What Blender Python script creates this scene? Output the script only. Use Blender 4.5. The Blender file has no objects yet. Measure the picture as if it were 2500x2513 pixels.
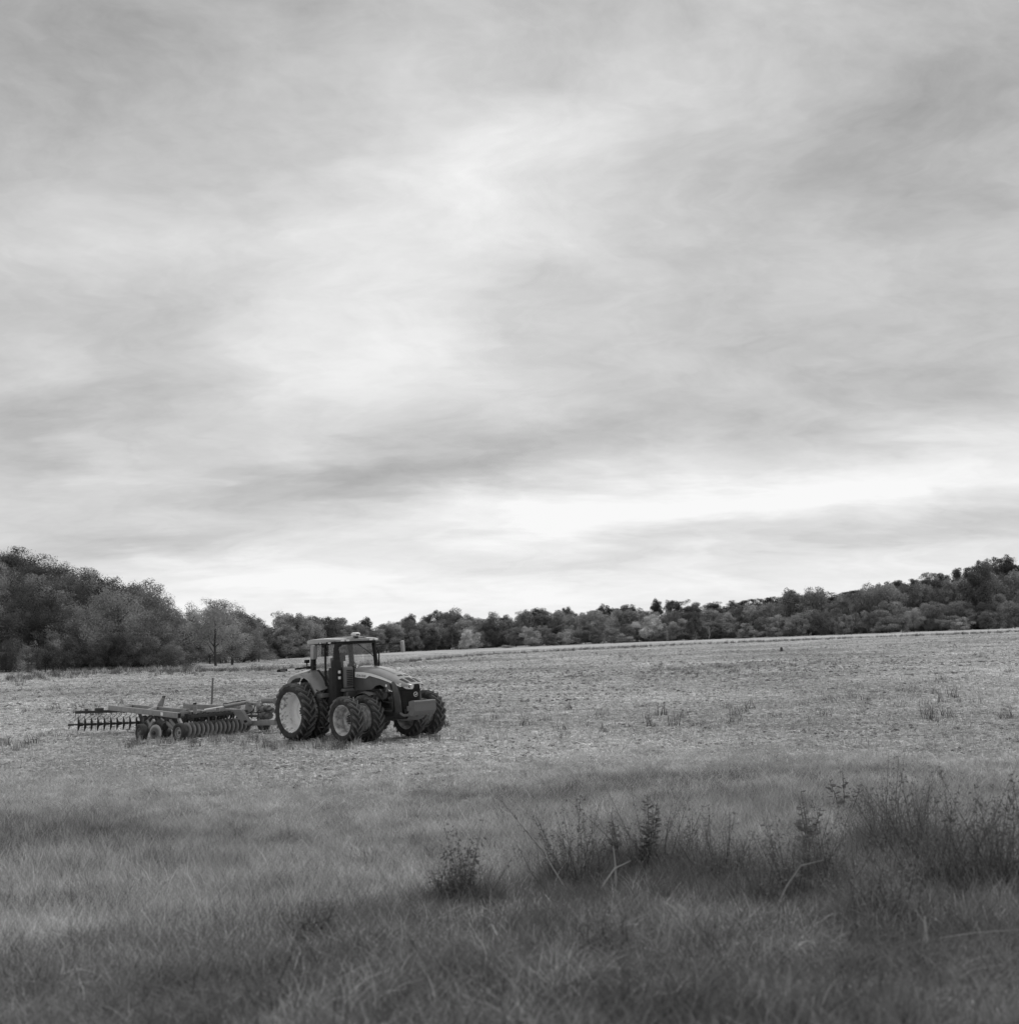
import bpy, bmesh, math, random
import numpy as np
from mathutils import Vector, Matrix, Euler
R_ = math.radians
scene = bpy.context.scene
rng = np.random.default_rng(7)
random.seed(11)

# ------------------------------------------------------------------ camera
CAM_H, PITCH, ROLL, FPX = 3.2, math.atan(329 / 3000), R_(1.5), 3000.0   # FPX: focal length in pixels of the 2500 px wide photo
cam_d = bpy.data.cameras.new('camera')
cam = bpy.data.objects.new('camera', cam_d)
scene.collection.objects.link(cam)
scene.camera = cam
cam_d.sensor_fit = 'HORIZONTAL'
cam_d.sensor_width = 36.0
cam_d.lens = 36.0 * FPX / 2500.0
cam_d.clip_start, cam_d.clip_end = 0.1, 9000
c_, s_ = math.cos(ROLL), math.sin(ROLL)
fw = Vector((0, math.cos(PITCH), math.sin(PITCH)))
up0 = Vector((0, -math.sin(PITCH), math.cos(PITCH)))
rt = Vector((c_, 0, 0)) - up0 * s_
up = Vector((s_, 0, 0)) + up0 * c_
M = Matrix((rt, up, -fw)).transposed().to_4x4()
M.translation = Vector((0, 0, CAM_H))
cam.matrix_world = M
cam_d.dof.use_dof = True
cam_d.dof.focus_distance = 43.0
cam_d.dof.aperture_fstop = 1.8

def at(px, py, depth):
    """point seen at photo pixel (px, py) at that depth along the axis"""
    return Vector((0, 0, CAM_H)) + (fw + rt * ((px - 1250.0) / FPX) - up * ((py - 1256.5) / FPX)) * depth

# ------------------------------------------------------------------ view
scene.view_settings.view_transform = 'Standard'
scene.view_settings.look = 'None'
scene.view_settings.gamma = 1.0
scene.view_settings.use_curve_mapping = False
scene.view_settings.exposure = 0.0
scene.cycles.max_bounces = 8
scene.cycles.transparent_max_bounces = 24
scene.cycles.sample_clamp_indirect = 4.0

# ------------------------------------------------------------------ sky: overcast, black and white like the photograph
SUN_EL, SUN_AZ = R_(62), R_(30)      # azimuth from +Y towards +X
world = bpy.data.worlds.new('World')
scene.world = world
world.use_nodes = True
nt = world.node_tree
nt.nodes.clear()
def wn(t, **k):
    n = nt.nodes.new(t)
    for a, b in k.items():
        setattr(n, a, b)
    return n
def wl(a, b):
    nt.links.new(a, b)
def wmath(op, a, b=None, clamp=False):
    n = wn('ShaderNodeMath', operation=op, use_clamp=clamp)
    for i, v in enumerate((a, b)):
        if v is None:
            continue
        if isinstance(v, (int, float)):
            n.inputs[i].default_value = v
        else:
            wl(v, n.inputs[i])
    return n.outputs[0]
out = wn('ShaderNodeOutputWorld')
sky = wn('ShaderNodeTexSky')
sky.sky_type = 'NISHITA'
sky.sun_disc = False
sky.sun_elevation = SUN_EL
sky.sun_rotation = SUN_AZ
bw = wn('ShaderNodeRGBToBW')
wl(sky.outputs[0], bw.inputs[0])
bg1 = wn('ShaderNodeBackground')
bg1.inputs[1].default_value = 0.08
wl(bw.outputs[0], bg1.inputs[0])
tc = wn('ShaderNodeTexCoord')
sep = wn('ShaderNodeSeparateXYZ')
wl(tc.outputs['Generated'], sep.inputs[0])
zc = wmath('ADD', wmath('MAXIMUM', sep.outputs[2], 0.0), 0.20)
pu = wmath('DIVIDE', sep.outputs[0], zc)
pv = wmath('DIVIDE', sep.outputs[1], zc)
pl = wn('ShaderNodeCombineXYZ')
wl(pu, pl.inputs[0]); wl(pv, pl.inputs[1])
def cloud_noise(scale, detail, rough, rotz, sx, sy, dist, off, vec=None):
    mp = wn('ShaderNodeMapping')
    mp.inputs['Rotation'].default_value = (0, 0, rotz)
    mp.inputs['Scale'].default_value = (sx, sy, 1)
    mp.inputs['Location'].default_value = off
    wl(vec or pl.outputs[0], mp.inputs[0])
    n = wn('ShaderNodeTexNoise')
    n.inputs['Scale'].default_value = scale
    n.inputs['Detail'].default_value = detail
    n.inputs['Roughness'].default_value = rough
    n.inputs['Distortion'].default_value = dist
    wl(mp.outputs[0], n.inputs['Vector'])
    return n.outputs[0]
# azimuth / elevation in photo-like units (degrees)
az = wmath('MULTIPLY', wmath('ARCTAN2', sep.outputs[0], sep.outputs[1]), 57.2958)
el = wmath('MULTIPLY', wmath('ARCSINE', sep.outputs[2]), 57.2958)
w1 = cloud_noise(1.6, 5, 0.55, R_(-20), 1.0, 2.0, 0.3, (3, 1, 0))
w2 = cloud_noise(1.6, 5, 0.55, R_(-20), 1.0, 2.0, 0.3, (9, 5, 4))
azw = wmath('ADD', az, wmath('MULTIPLY', wmath('SUBTRACT', w1, 0.5), 12.0))
elw = wmath('ADD', el, wmath('MULTIPLY', wmath('SUBTRACT', w2, 0.5), 4.5))
base = wmath('ADD', 0.55, wmath('MULTIPLY', 0.36, wmath('POWER', 2.718, wmath('MULTIPLY', el, -0.11))))
acc = base
# (photo x, photo y) in 1922 px units, half-widths in px, tilt (deg, counter-clockwise), amount
BLOBS = SKY_BLOBS = [
    (120, 140, 420, 170, 25, -0.15), (800, 400, 330, 170, 25, 0.27), (640, 680, 280, 80, 8, 0.20),
    (100, 800, 330, 70, 14, -0.20), (560, 905, 420, 42, 3, -0.20), (1050, 845, 420, 38, 8, -0.12),
    (1720, 760, 330, 70, 12, -0.15), (1550, 920, 420, 60, 4, 0.26), (1050, 965, 360, 34, 2, 0.20),
    (240, 1040, 200, 45, 4, -0.16), (560, 1085, 300, 40, 2, 0.10), (1760, 1000, 260, 25, 8, -0.20),
    (1350, 1010, 420, 22, 5, -0.10), (1700, 420, 260, 200, 15, -0.06), (1800, 120, 200, 170, 30, -0.16), (300, 430, 260, 60, 20, 0.08),
    (180, 900, 200, 40, 6, 0.10), (1050, 230, 350, 110, 20, 0.10), (1350, 700, 250, 60, 12, -0.05),
    (1100, 1100, 800, 50, 0, 0.10), (420, 540, 240, 60, 15, -0.06),
]
for bx, by, sx, sy, tilt, amt in BLOBS:
    d = (at(bx * 1.3007, by * 1.3007, 1.0) - Vector((0, 0, CAM_H))).normalized()
    a0, e0 = math.degrees(math.atan2(d.x, d.y)), math.degrees(math.asin(d.z))
    k = 1.3007 / FPX * 57.2958
    ca, sa = math.cos(R_(tilt)), math.sin(R_(tilt))
    da, de = wmath('SUBTRACT', azw, a0), wmath('SUBTRACT', elw, e0)
    x1 = wmath('ADD', wmath('MULTIPLY', da, ca / (sx * k)), wmath('MULTIPLY', de, sa / (sx * k)))
    y1 = wmath('ADD', wmath('MULTIPLY', da, -sa / (sy * k)), wmath('MULTIPLY', de, ca / (sy * k)))
    q = wmath('ADD', wmath('MULTIPLY', x1, x1), wmath('MULTIPLY', y1, y1))
    g = wmath('POWER', 2.718, wmath('MULTIPLY', q, -0.8))
    acc = wmath('ADD', acc, wmath('MULTIPLY', g, amt))
n1 = cloud_noise(1.5, 6, 0.52, R_(-28), 1.0, 1.7, 0.5, (1.7, 2.2, 0))
n2 = cloud_noise(4.2, 7, 0.6, R_(-26), 1.0, 1.25, 0.35, (7.7, 1.2, 2))
acc = wmath('ADD', acc, wmath('MULTIPLY', wmath('SUBTRACT', n1, 0.5), 0.26))
acc = wmath('ADD', acc, wmath('MULTIPLY', wmath('SUBTRACT', n2, 0.5), 0.16))
ae = wn('ShaderNodeCombineXYZ')      # finer mottling of the cloud base, seen side-on
wl(azw, ae.inputs[0]); wl(elw, ae.inputs[1])
n3 = cloud_noise(0.16, 8, 0.62, R_(-14), 1.0, 1.7, 0.15, (2.7, 8.2, 5), ae.outputs[0])
n4 = cloud_noise(0.55, 6, 0.62, R_(-20), 1.0, 1.6, 0.1, (12.7, 3.2, 1), ae.outputs[0])
acc = wmath('ADD', acc, wmath('MULTIPLY', wmath('SUBTRACT', n3, 0.5), 0.34))
acc = wmath('ADD', acc, wmath('MULTIPLY', wmath('SUBTRACT', n4, 0.5), 0.12))
acc = wmath('MINIMUM', wmath('MAXIMUM', acc, 0.30), 0.98)
bg2 = wn('ShaderNodeBackground')
wl(acc, bg2.inputs[0])
mx = wn('ShaderNodeMixShader')
mx.inputs[0].default_value = 0.93
wl(bg1.outputs[0], mx.inputs[1]); wl(bg2.outputs[0], mx.inputs[2])
wl(mx.outputs[0], out.inputs[0])
world.cycles.sampling_method = 'MANUAL'
world.cycles.sample_map_resolution = 512

# ------------------------------------------------------------------ sun behind thin cloud
sun_d = bpy.data.lights.new('sun', 'SUN')
sun_d.energy = 1.5
sun_d.angle = R_(25)
sun_d.color = (1.0, 1.0, 1.0)
sun = bpy.data.objects.new('sun', sun_d)
sdir = Vector((math.sin(SUN_AZ) * math.cos(SUN_EL), math.cos(SUN_AZ) * math.cos(SUN_EL), math.sin(SUN_EL)))
sun.rotation_euler = sdir.to_track_quat('Z', 'Y').to_euler()
sun.location = (0, 0, 60)
scene.collection.objects.link(sun)

# ------------------------------------------------------------------ helpers
col = scene.collection
def tag(o, label=None, cat=None, group=None, kind=None):
    if label: o['label'] = label
    if cat: o['category'] = cat
    if group: o['group'] = group
    if kind: o['kind'] = kind
    return o
def empty(name, loc=(0, 0, 0), parent=None):
    o = bpy.data.objects.new(name, None)
    o.empty_display_size = 0.2
    o.location = loc
    o.parent = parent
    col.objects.link(o)
    return o
def link(name, me, mat=None, parent=None):
    o = bpy.data.objects.new(name, me)
    if mat is not None and not me.materials:
        me.materials.append(mat)
    o.parent = parent
    col.objects.link(o)
    return o

class MB:
    """collects polygons; build() links them as one mesh object"""
    def __init__(s):
        s.v, s.f = [], []
    def add(s, vs, fs):
        n = len(s.v)
        s.v += [tuple(map(float, p)) for p in vs]
        s.f += [tuple(i + n for i in f) for f in fs]
        return s
    def box(s, c, size, rot=None, bev=0.0):
        """box about centre c; chamfered along its vertical and horizontal edges when bev > 0"""
        hx, hy, hz = size[0] / 2, size[1] / 2, size[2] / 2
        b = min(bev, hx * .8, hy * .8, hz * .8)
        if b <= 0:
            vs = [Vector((x, y, z)) for x in (-hx, hx) for y in (-hy, hy) for z in (-hz, hz)]
            fs = [(0, 1, 3, 2), (4, 6, 7, 5), (0, 4, 5, 1), (2, 3, 7, 6), (0, 2, 6, 4), (1, 5, 7, 3)]
        else:
            bm = bmesh.new()
            bmesh.ops.create_cube(bm, size=1)
            for v in bm.verts:
                v.co = Vector((v.co.x * 2 * hx, v.co.y * 2 * hy, v.co.z * 2 * hz))
            bmesh.ops.bevel(bm, geom=list(bm.edges), offset=b, segments=2, profile=.6, affect='EDGES')
            bm.verts.index_update()
            vs = [v.co.copy() for v in bm.verts]
            fs = [tuple(v.index for v in f.verts) for f in bm.faces]
            bm.free()
        if rot is not None:
            m = rot if isinstance(rot, Matrix) else Euler(rot).to_matrix()
            vs = [m @ v for v in vs]
        c = Vector(c)
        return s.add([v + c for v in vs], fs)
    def beam(s, a, b, w, h, upv=(0, 0, 1), bev=0.0):
        """box beam from a to b, w across, h along upv"""
        a, b = Vector(a), Vector(b)
        x = (b - a).normalized()
        y = Vector(upv).cross(x).normalized()
        z = x.cross(y)
        return s.box((a + b) / 2, ((b - a).length, w, h), Matrix((x, y, z)).transposed(), bev)
    def cyl(s, a, b, r, r2=None, n=14, cap=True):
        a, b = Vector(a), Vector(b)
        r2 = r if r2 is None else r2
        x = (b - a).normalized()
        t = Vector((0, 0, 1)) if abs(x.z) < .9 else Vector((1, 0, 0))
        y = t.cross(x).normalized(); z = x.cross(y)
        vs = []
        for p, q in ((a, r), (b, r2)):
            vs += [p + (y * math.cos(6.28319 * i / n) + z * math.sin(6.28319 * i / n)) * q for i in range(n)]
        fs = [(i, (i + 1) % n, n + (i + 1) % n, n + i) for i in range(n)]
        if cap:
            fs += [tuple(range(n - 1, -1, -1)), tuple(range(n, 2 * n))]
        return s.add(vs, fs)
    def tube(s, pts, r, n=8):
        pts = [Vector(p) for p in pts]
        rs = r if isinstance(r, (list, tuple)) else [r] * len(pts)
        vs, fs = [], []
        ref = Vector((0, 0, 1))
        for i, p in enumerate(pts):
            d = (pts[min(i + 1, len(pts) - 1)] - pts[max(i - 1, 0)]).normalized()
            y = ref.cross(d)
            if y.length < .1:
                y = Vector((0, 1, 0)).cross(d)
            y.normalize(); z = d.cross(y); ref = z
            vs += [p + (y * math.cos(6.28319 * k / n) + z * math.sin(6.28319 * k / n)) * rs[i] for k in range(n)]
        for i in range(len(pts) - 1):
            fs += [(i * n + k, i * n + (k + 1) % n, (i + 1) * n + (k + 1) % n, (i + 1) * n + k) for k in range(n)]
        fs += [tuple(range(n - 1, -1, -1)), tuple((len(pts) - 1) * n + k for k in range(n))]
        return s.add(vs, fs)
    def lathe(s, prof, n=40, m=None):
        """profile [(radius, y)] turned about the Y axis"""
        vs, fs = [], []
        L = len(prof)
        for i in range(n):
            a = 6.28318530718 * i / n
            for r, y in prof:
                vs.append(Vector((r * math.cos(a), y, r * math.sin(a))))
        for i in range(n):
            j = (i + 1) % n
            for k in range(L - 1):
                fs.append((i * L + k, j * L + k, j * L + k + 1, i * L + k + 1))
        if m is not None:
            vs = [m @ v for v in vs]
        return s.add(vs, fs)
    def prism(s, poly, off):
        """polygon of 3D points pushed along off"""
        n = len(poly)
        vs = [Vector(p) for p in poly]
        vs += [p + Vector(off) for p in vs]
        fs = [tuple(range(n - 1, -1, -1)), tuple(range(n, 2 * n))]
        fs += [(i, (i + 1) % n, n + (i + 1) % n, n + i) for i in range(n)]
        return s.add(vs, fs)
    def loft(s, rings, close=False, caps=True):
        n = len(rings[0])
        vs = [p for r in rings for p in r]
        fs = []
        for i in range(len(rings) - 1):
            for k in range(n if close else n - 1):
                k2 = (k + 1) % n
                fs.append((i * n + k, i * n + k2, (i + 1) * n + k2, (i + 1) * n + k))
        if caps:
            fs += [tuple(range(n - 1, -1, -1)), tuple((len(rings) - 1) * n + k for k in range(n))]
        return s.add(vs, fs)
    def mesh(s, name, smooth=None):
        me = bpy.data.meshes.new(name)
        me.from_pydata(s.v, [], s.f)
        bm = bmesh.new(); bm.from_mesh(me)
        bmesh.ops.recalc_face_normals(bm, faces=bm.faces)
        bm.to_mesh(me); bm.free()
        if smooth:
            me.polygons.foreach_set('use_smooth', [True] * len(me.polygons))
            me.set_sharp_from_angle(angle=R_(smooth))
        me.update()
        return me
    def build(s, name, mat, parent=None, smooth=35):
        return link(name, s.mesh(name, smooth), mat, parent)

# ------------------------------------------------------------------ materials (all neutral: the photograph is black and white)
def g3(v):
    return (v, v, v, 1)
MATS = {}
def mat(name, v, rough=.6, metal=0.0, v2=None, scale=3.0, amount=.5, detail=5, bump=0.0, bscale=20, spec=.5, coat=0.0, objrand=0.0, coords='Object', stretch=(1, 1, 1)):
    """grey Principled material with blotchy second tone v2, optional bump and per-object variation"""
    m = bpy.data.materials.new(name)
    m.use_nodes = True
    t = m.node_tree
    b = t.nodes['Principled BSDF']
    b.inputs['Roughness'].default_value = rough
    b.inputs['Metallic'].default_value = metal
    b.inputs['Specular IOR Level'].default_value = spec
    b.inputs['Coat Weight'].default_value = coat
    b.inputs['Coat Roughness'].default_value = .12
    tcn = t.nodes.new('ShaderNodeTexCoord')
    mp = t.nodes.new('ShaderNodeMapping')
    mp.inputs['Scale'].default_value = stretch
    t.links.new(tcn.outputs[coords], mp.inputs[0])
    nz = t.nodes.new('ShaderNodeTexNoise')
    nz.inputs['Scale'].default_value = scale
    nz.inputs['Detail'].default_value = detail
    nz.inputs['Roughness'].default_value = .65
    t.links.new(mp.outputs[0], nz.inputs['Vector'])
    rp = t.nodes.new('ShaderNodeMapRange')
    rp.inputs['From Min'].default_value = .5 - .22 * (1.2 - amount) - .02
    rp.inputs['From Max'].default_value = .5 + .22
    rp.inputs['To Min'].default_value = v
    rp.inputs['To Max'].default_value = v2 if v2 is not None else v * 1.25
    t.links.new(nz.outputs[0], rp.inputs[0])
    colr = rp.outputs[0]
    if objrand:
        oi = t.nodes.new('ShaderNodeObjectInfo')
        mr = t.nodes.new('ShaderNodeMapRange')
        mr.inputs['To Min'].default_value = 1 - objrand
        mr.inputs['To Max'].default_value = 1 + objrand
        t.links.new(oi.outputs['Random'], mr.inputs[0])
        mm = t.nodes.new('ShaderNodeMath'); mm.operation = 'MULTIPLY'
        t.links.new(colr, mm.inputs[0]); t.links.new(mr.outputs[0], mm.inputs[1])
        colr = mm.outputs[0]
    t.links.new(colr, b.inputs['Base Color'])
    if bump:
        nb = t.nodes.new('ShaderNodeTexNoise')
        nb.inputs['Scale'].default_value = bscale
        nb.inputs['Detail'].default_value = 6
        t.links.new(mp.outputs[0], nb.inputs['Vector'])
        bp = t.nodes.new('ShaderNodeBump')
        bp.inputs['Strength'].default_value = bump
        bp.inputs['Distance'].default_value = .05
        t.links.new(nb.outputs[0], bp.inputs['Height'])
        t.links.new(bp.outputs[0], b.inputs['Normal'])
    MATS[name] = m
    return m
body_paint = mat('body_paint', .05, .36, v2=.09, scale=2.2, coat=.35)
lit_body_paint = mat('lit_body_paint', .20, .26, v2=.28, scale=1.6, coat=.8)  # body paint made lighter for upward panels, sky highlight put into the colour
pale_paint = mat('pale_paint', .86, .45, v2=.90, scale=3)
wheel_paint = mat('wheel_paint', .85, .5, v2=.74, scale=4)
mud_rim = mat('muddy_wheel_paint', .62, .8, v2=.12, scale=5.5, amount=.75, bump=.3, bscale=18)
rubber = mat('rubber', .032, .85, v2=.075, scale=6, bump=.15, bscale=40, spec=.25)
black_plastic = mat('black_plastic', .018, .7, v2=.03, scale=5, spec=.3)
lug_rubber = mat('dusty_tread', .085, .9, v2=.19, scale=7, bump=.15, bscale=40, spec=.2)
dark_metal = mat('dark_metal', .035, .6, v2=.06, scale=6, bump=.1)
grille_mesh = mat('grille_mesh', .012, .6, v2=.02, scale=40, spec=.25, bump=.2, bscale=120)
cast_iron = mat('cast_iron', .13, .65, v2=.19, scale=3, bump=.1, bscale=30)
implement_paint = mat('implement_paint', .20, .6, v2=.31, scale=4, bump=.05)
steel = mat('worn_steel', .42, .38, metal=.6, v2=.20, scale=5)
disc_steel = mat('disc_steel', .07, .6, v2=.13, scale=5)      # dark inside, lighter towards the cutting edge
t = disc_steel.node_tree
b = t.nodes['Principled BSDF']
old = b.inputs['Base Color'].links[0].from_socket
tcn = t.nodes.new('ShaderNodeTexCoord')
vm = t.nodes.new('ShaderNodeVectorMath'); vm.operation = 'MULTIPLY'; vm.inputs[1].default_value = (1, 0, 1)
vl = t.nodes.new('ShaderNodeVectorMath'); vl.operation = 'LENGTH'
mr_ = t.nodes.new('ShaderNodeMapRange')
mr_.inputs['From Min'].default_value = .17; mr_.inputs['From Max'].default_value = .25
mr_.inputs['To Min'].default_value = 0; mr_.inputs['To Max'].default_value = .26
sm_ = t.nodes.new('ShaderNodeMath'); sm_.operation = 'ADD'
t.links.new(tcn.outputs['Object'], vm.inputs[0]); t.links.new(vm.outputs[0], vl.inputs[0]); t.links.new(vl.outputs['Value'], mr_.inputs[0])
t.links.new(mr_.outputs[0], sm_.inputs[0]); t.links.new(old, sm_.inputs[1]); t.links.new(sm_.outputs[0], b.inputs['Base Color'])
mirror_shell = mat('mirror_shell', .32, .5, v2=.40)
chrome = mat('chrome_rod', .9, .3, metal=.4, v2=.85)
dark_steel = mat('dark_steel', .03, .7, v2=.055, scale=6)
white_plastic = mat('white_plastic', .72, .5, v2=.6, scale=4)
lamp_lens = mat('lamp_lens', .78, .15, v2=.68, scale=8, spec=.8, coat=.6)
lamp_white = mat('work_lamp_lens', .88, .2, v2=.8, scale=8, spec=.8)
text_ink = mat('text_ink', .02, .5, v2=.03)
cloth = mat('seat_fabric', .035, .9, v2=.05, scale=8)
wood = mat('weathered_wood', .13, .85, v2=.20, scale=9, bump=.2, stretch=(1, 1, .15))
# dried mud on the outer part of the big rims
t = wheel_paint.node_tree
b = t.nodes['Principled BSDF']
old = b.inputs['Base Color'].links[0].from_socket
tcn = t.nodes.new('ShaderNodeTexCoord')
vm = t.nodes.new('ShaderNodeVectorMath'); vm.operation = 'MULTIPLY'; vm.inputs[1].default_value = (1, 0, 1)
vl = t.nodes.new('ShaderNodeVectorMath'); vl.operation = 'LENGTH'
mr_ = t.nodes.new('ShaderNodeMapRange')
for k_, v_ in (('From Min', .50), ('From Max', .70), ('To Min', -.25), ('To Max', .14)):
    mr_.inputs[k_].default_value = v_
nz = t.nodes.new('ShaderNodeTexNoise'); nz.inputs['Scale'].default_value = 9; nz.inputs['Detail'].default_value = 6
ad = t.nodes.new('ShaderNodeMath'); ad.operation = 'ADD'
m2 = t.nodes.new('ShaderNodeMapRange')
for k_, v_ in (('From Min', .52), ('From Max', .66), ('To Min', 1), ('To Max', .35)):
    m2.inputs[k_].default_value = v_
mu = t.nodes.new('ShaderNodeMath'); mu.operation = 'MULTIPLY'
t.links.new(tcn.outputs['Object'], vm.inputs[0]); t.links.new(vm.outputs[0], vl.inputs[0]); t.links.new(vl.outputs['Value'], mr_.inputs[0])
t.links.new(tcn.outputs['Object'], nz.inputs['Vector'])
t.links.new(nz.outputs[0], ad.inputs[0]); t.links.new(mr_.outputs[0], ad.inputs[1]); t.links.new(ad.outputs[0], m2.inputs[0])
t.links.new(old, mu.inputs[0]); t.links.new(m2.outputs[0], mu.inputs[1]); t.links.new(mu.outputs[0], b.inputs['Base Color'])
# tinted cab glass
glass = bpy.data.materials.new('cab_glass')
glass.use_nodes = True
t = glass.node_tree
t.nodes.clear()
go = t.nodes.new('ShaderNodeOutputMaterial')
gt = t.nodes.new('ShaderNodeBsdfTransparent'); gt.inputs[0].default_value = g3(.93)
gg = t.nodes.new('ShaderNodeBsdfGlossy'); gg.inputs[0].default_value = g3(.9); gg.inputs['Roughness'].default_value = .03
lw = t.nodes.new('ShaderNodeLayerWeight'); lw.inputs[0].default_value = .5
pw_ = t.nodes.new('ShaderNodeMath'); pw_.operation = 'POWER'; pw_.inputs[1].default_value = 4
fr = t.nodes.new('ShaderNodeMath'); fr.operation = 'MULTIPLY_ADD'; fr.inputs[1].default_value = .8; fr.inputs[2].default_value = .035
t.links.new(lw.outputs['Facing'], pw_.inputs[0]); t.links.new(pw_.outputs[0], fr.inputs[0])
gm = t.nodes.new('ShaderNodeMixShader')
t.links.new(fr.outputs[0], gm.inputs[0]); t.links.new(gt.outputs[0], gm.inputs[1]); t.links.new(gg.outputs[0], gm.inputs[2])
t.links.new(gm.outputs[0], go.inputs[0])

# ------------------------------------------------------------------ terrain
TR_O = Vector((-6.417, 44.217, 0.141)); TR_H, TR_R, TR_P = R_(-46.72), R_(1.03), R_(.42)
LX, LY = math.cos(TR_H + math.pi / 2), math.sin(TR_H + math.pi / 2)     # tractor's left on the ground
def S01(t):
    t = np.clip(t, 0, 1)
    return t * t * (3 - 2 * t)
def vnoise(x, y, seed=0):
    """smooth value noise 0..1 on numpy arrays"""
    xi, yi = np.floor(x).astype(np.int64), np.floor(y).astype(np.int64)
    xf, yf = x - xi, y - yi
    xf, yf = xf * xf * (3 - 2 * xf), yf * yf * (3 - 2 * yf)
    def h(a, b):
        q = (a * 374761393 + b * 668265263 + seed * 1442695041) & 0x7fffffff
        q = ((q ^ (q >> 13)) * 1274126177) & 0x7fffffff
        return ((q ^ (q >> 16)) & 0xffff) / 65535.0
    return (h(xi, yi) * (1 - xf) + h(xi + 1, yi) * xf) * (1 - yf) + (h(xi, yi + 1) * (1 - xf) + h(xi + 1, yi + 1) * xf) * yf
def fbm(x, y, seed=0, o=4):
    s = 0; a = .5
    for i in range(o):
        s = s + a * vnoise(x * 2 ** i, y * 2 ** i, seed + i * 17); a *= .5
    return s / (1 - .5 ** o)
def terrain(x, y, rough=True):
    x = np.asarray(x, float); y = np.asarray(y, float)
    yy = np.minimum(y, 800); xx = np.clip(x, -400, 400)
    z = .12 + .0135 * (xx - TR_O.x) + .0062 * (yy - TR_O.y)
    dx, dy = x - TR_O.x, y - TR_O.y
    t = dx * LX + dy * LY
    z = z + .004 * t * np.exp(-(dx * dx + dy * dy) / 80.0)
    z = z + .9 * np.exp(-((x + 85) ** 2 + (y - 185) ** 2) / 2600.0)
    # roadside bank under the camera
    z = z + 1.35 * S01((17 - y) / 13.0)
    # wooded hills behind
    z = z + 19 * S01((y - 190) / 110) * S01((-52 - x - .12 * (y - 190)) / 60.0) * S01((700 - y) / 200)
    z = z + S01((y - 480) / 170) * (3 + 15 * S01((x - 20) / 230.0)) * S01((2600 - y) / 1200)
    calm = 1 - .85 * np.exp(-(dx * dx + dy * dy) / 60.0)
    if rough:
        z = z + (fbm(x / 14, y / 14, 3) - .5) * (.16 * S01((y - 18) / 14) * S01((140 - y) / 60) + .03) * calm
        near = S01((130 - y) / 60) * S01((y - 24) / 8) * calm
        z = z + ((fbm(x / 1.3, y / 1.3, 5, 3) - .5) * .17 + (fbm(x / 6, y / 3, 15, 2) - .5) * .12) * near
        z = z + (fbm(x / 1.1, y / 1.1, 9, 3) - .5) * .22 * S01((30 - y) / 8)
    return z
def tz(x, y):
    return float(terrain(np.array([x]), np.array([y]))[0])
def on_ground(px, depth):
    """ground point in the photo column px at that depth"""
    p = at(px, 1590, depth)
    return Vector((p.x, p.y, tz(p.x, p.y)))

ang = np.concatenate([np.linspace(-180, -42, 30)[:-1], np.linspace(-42, 42, 480), np.linspace(42, 180, 30)[1:]]) * math.pi / 180
rad = np.concatenate([np.geomspace(.6, 28, 130)[:-1], np.geomspace(28, 130, 300)[:-1], np.geomspace(130, 800, 130)[:-1], np.geomspace(800, 5000, 14)])
A, Rr = np.meshgrid(ang, rad)
gx, gy = (Rr * np.sin(A)).ravel(), (Rr * np.cos(A)).ravel()
gz = terrain(gx, gy)
na, nr = len(ang), len(rad)
ii = np.arange(nr - 1)[:, None] * na + np.arange(na - 1)[None, :]
quads = np.stack([ii, ii + 1, ii + na + 1, ii + na], -1).reshape(-1, 4)
def np_mesh(name, co, faces, smooth=True):
    """numpy vertices and same-sized faces -> mesh"""
    me = bpy.data.meshes.new(name)
    k = faces.shape[1]
    me.vertices.add(len(co)); me.vertices.foreach_set('co', np.asarray(co, np.float32).ravel())
    me.loops.add(faces.size); me.loops.foreach_set('vertex_index', faces.ravel().astype(np.int32))
    me.polygons.add(len(faces)); me.polygons.foreach_set('loop_start', np.arange(0, faces.size, k, dtype=np.int32))
    me.polygons.foreach_set('use_smooth', np.full(len(faces), smooth))
    me.update(calc_edges=True)
    return me
ground_me = np_mesh('ground', np.stack([gx, gy, gz], 1), quads)

# soil and residue material, by world position
gm_ = bpy.data.materials.new('field_soil')
gm_.use_nodes = True
t = gm_.node_tree
b = t.nodes['Principled BSDF']
b.inputs['Roughness'].default_value = .95
b.inputs['Specular IOR Level'].default_value = .1
geo = t.nodes.new('ShaderNodeNewGeometry')
def gnoise(scale, detail, rough=.6, stretch=(1, 1, 1), off=(0, 0, 0)):
    mp = t.nodes.new('ShaderNodeMapping'); mp.inputs['Scale'].default_value = stretch; mp.inputs['Location'].default_value = off
    t.links.new(geo.outputs['Position'], mp.inputs[0])
    n = t.nodes.new('ShaderNodeTexNoise'); n.inputs['Scale'].default_value = scale; n.inputs['Detail'].default_value = detail
    n.inputs['Roughness'].default_value = rough
    t.links.new(mp.outputs[0], n.inputs['Vector'])
    return n.outputs[0]
def gmath(op, a, b_=None, clamp=False):
    n = t.nodes.new('ShaderNodeMath'); n.operation = op; n.use_clamp = clamp
    for i, v in enumerate((a, b_)):
        if v is None: continue
        if isinstance(v, (int, float)): n.inputs[i].default_value = v
        else: t.links.new(v, n.inputs[i])
    return n.outputs[0]
def gramp(x, f0, f1, t0, t1):
    n = t.nodes.new('ShaderNodeMapRange'); t.links.new(x, n.inputs[0])
    n.inputs['From Min'].default_value = f0; n.inputs['From Max'].default_value = f1
    n.inputs['To Min'].default_value = t0; n.inputs['To Max'].default_value = t1
    return n.outputs[0]
big = gnoise(.035, 4, .5, (1, .6, 1))
mid = gnoise(.45, 5, .6)
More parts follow.
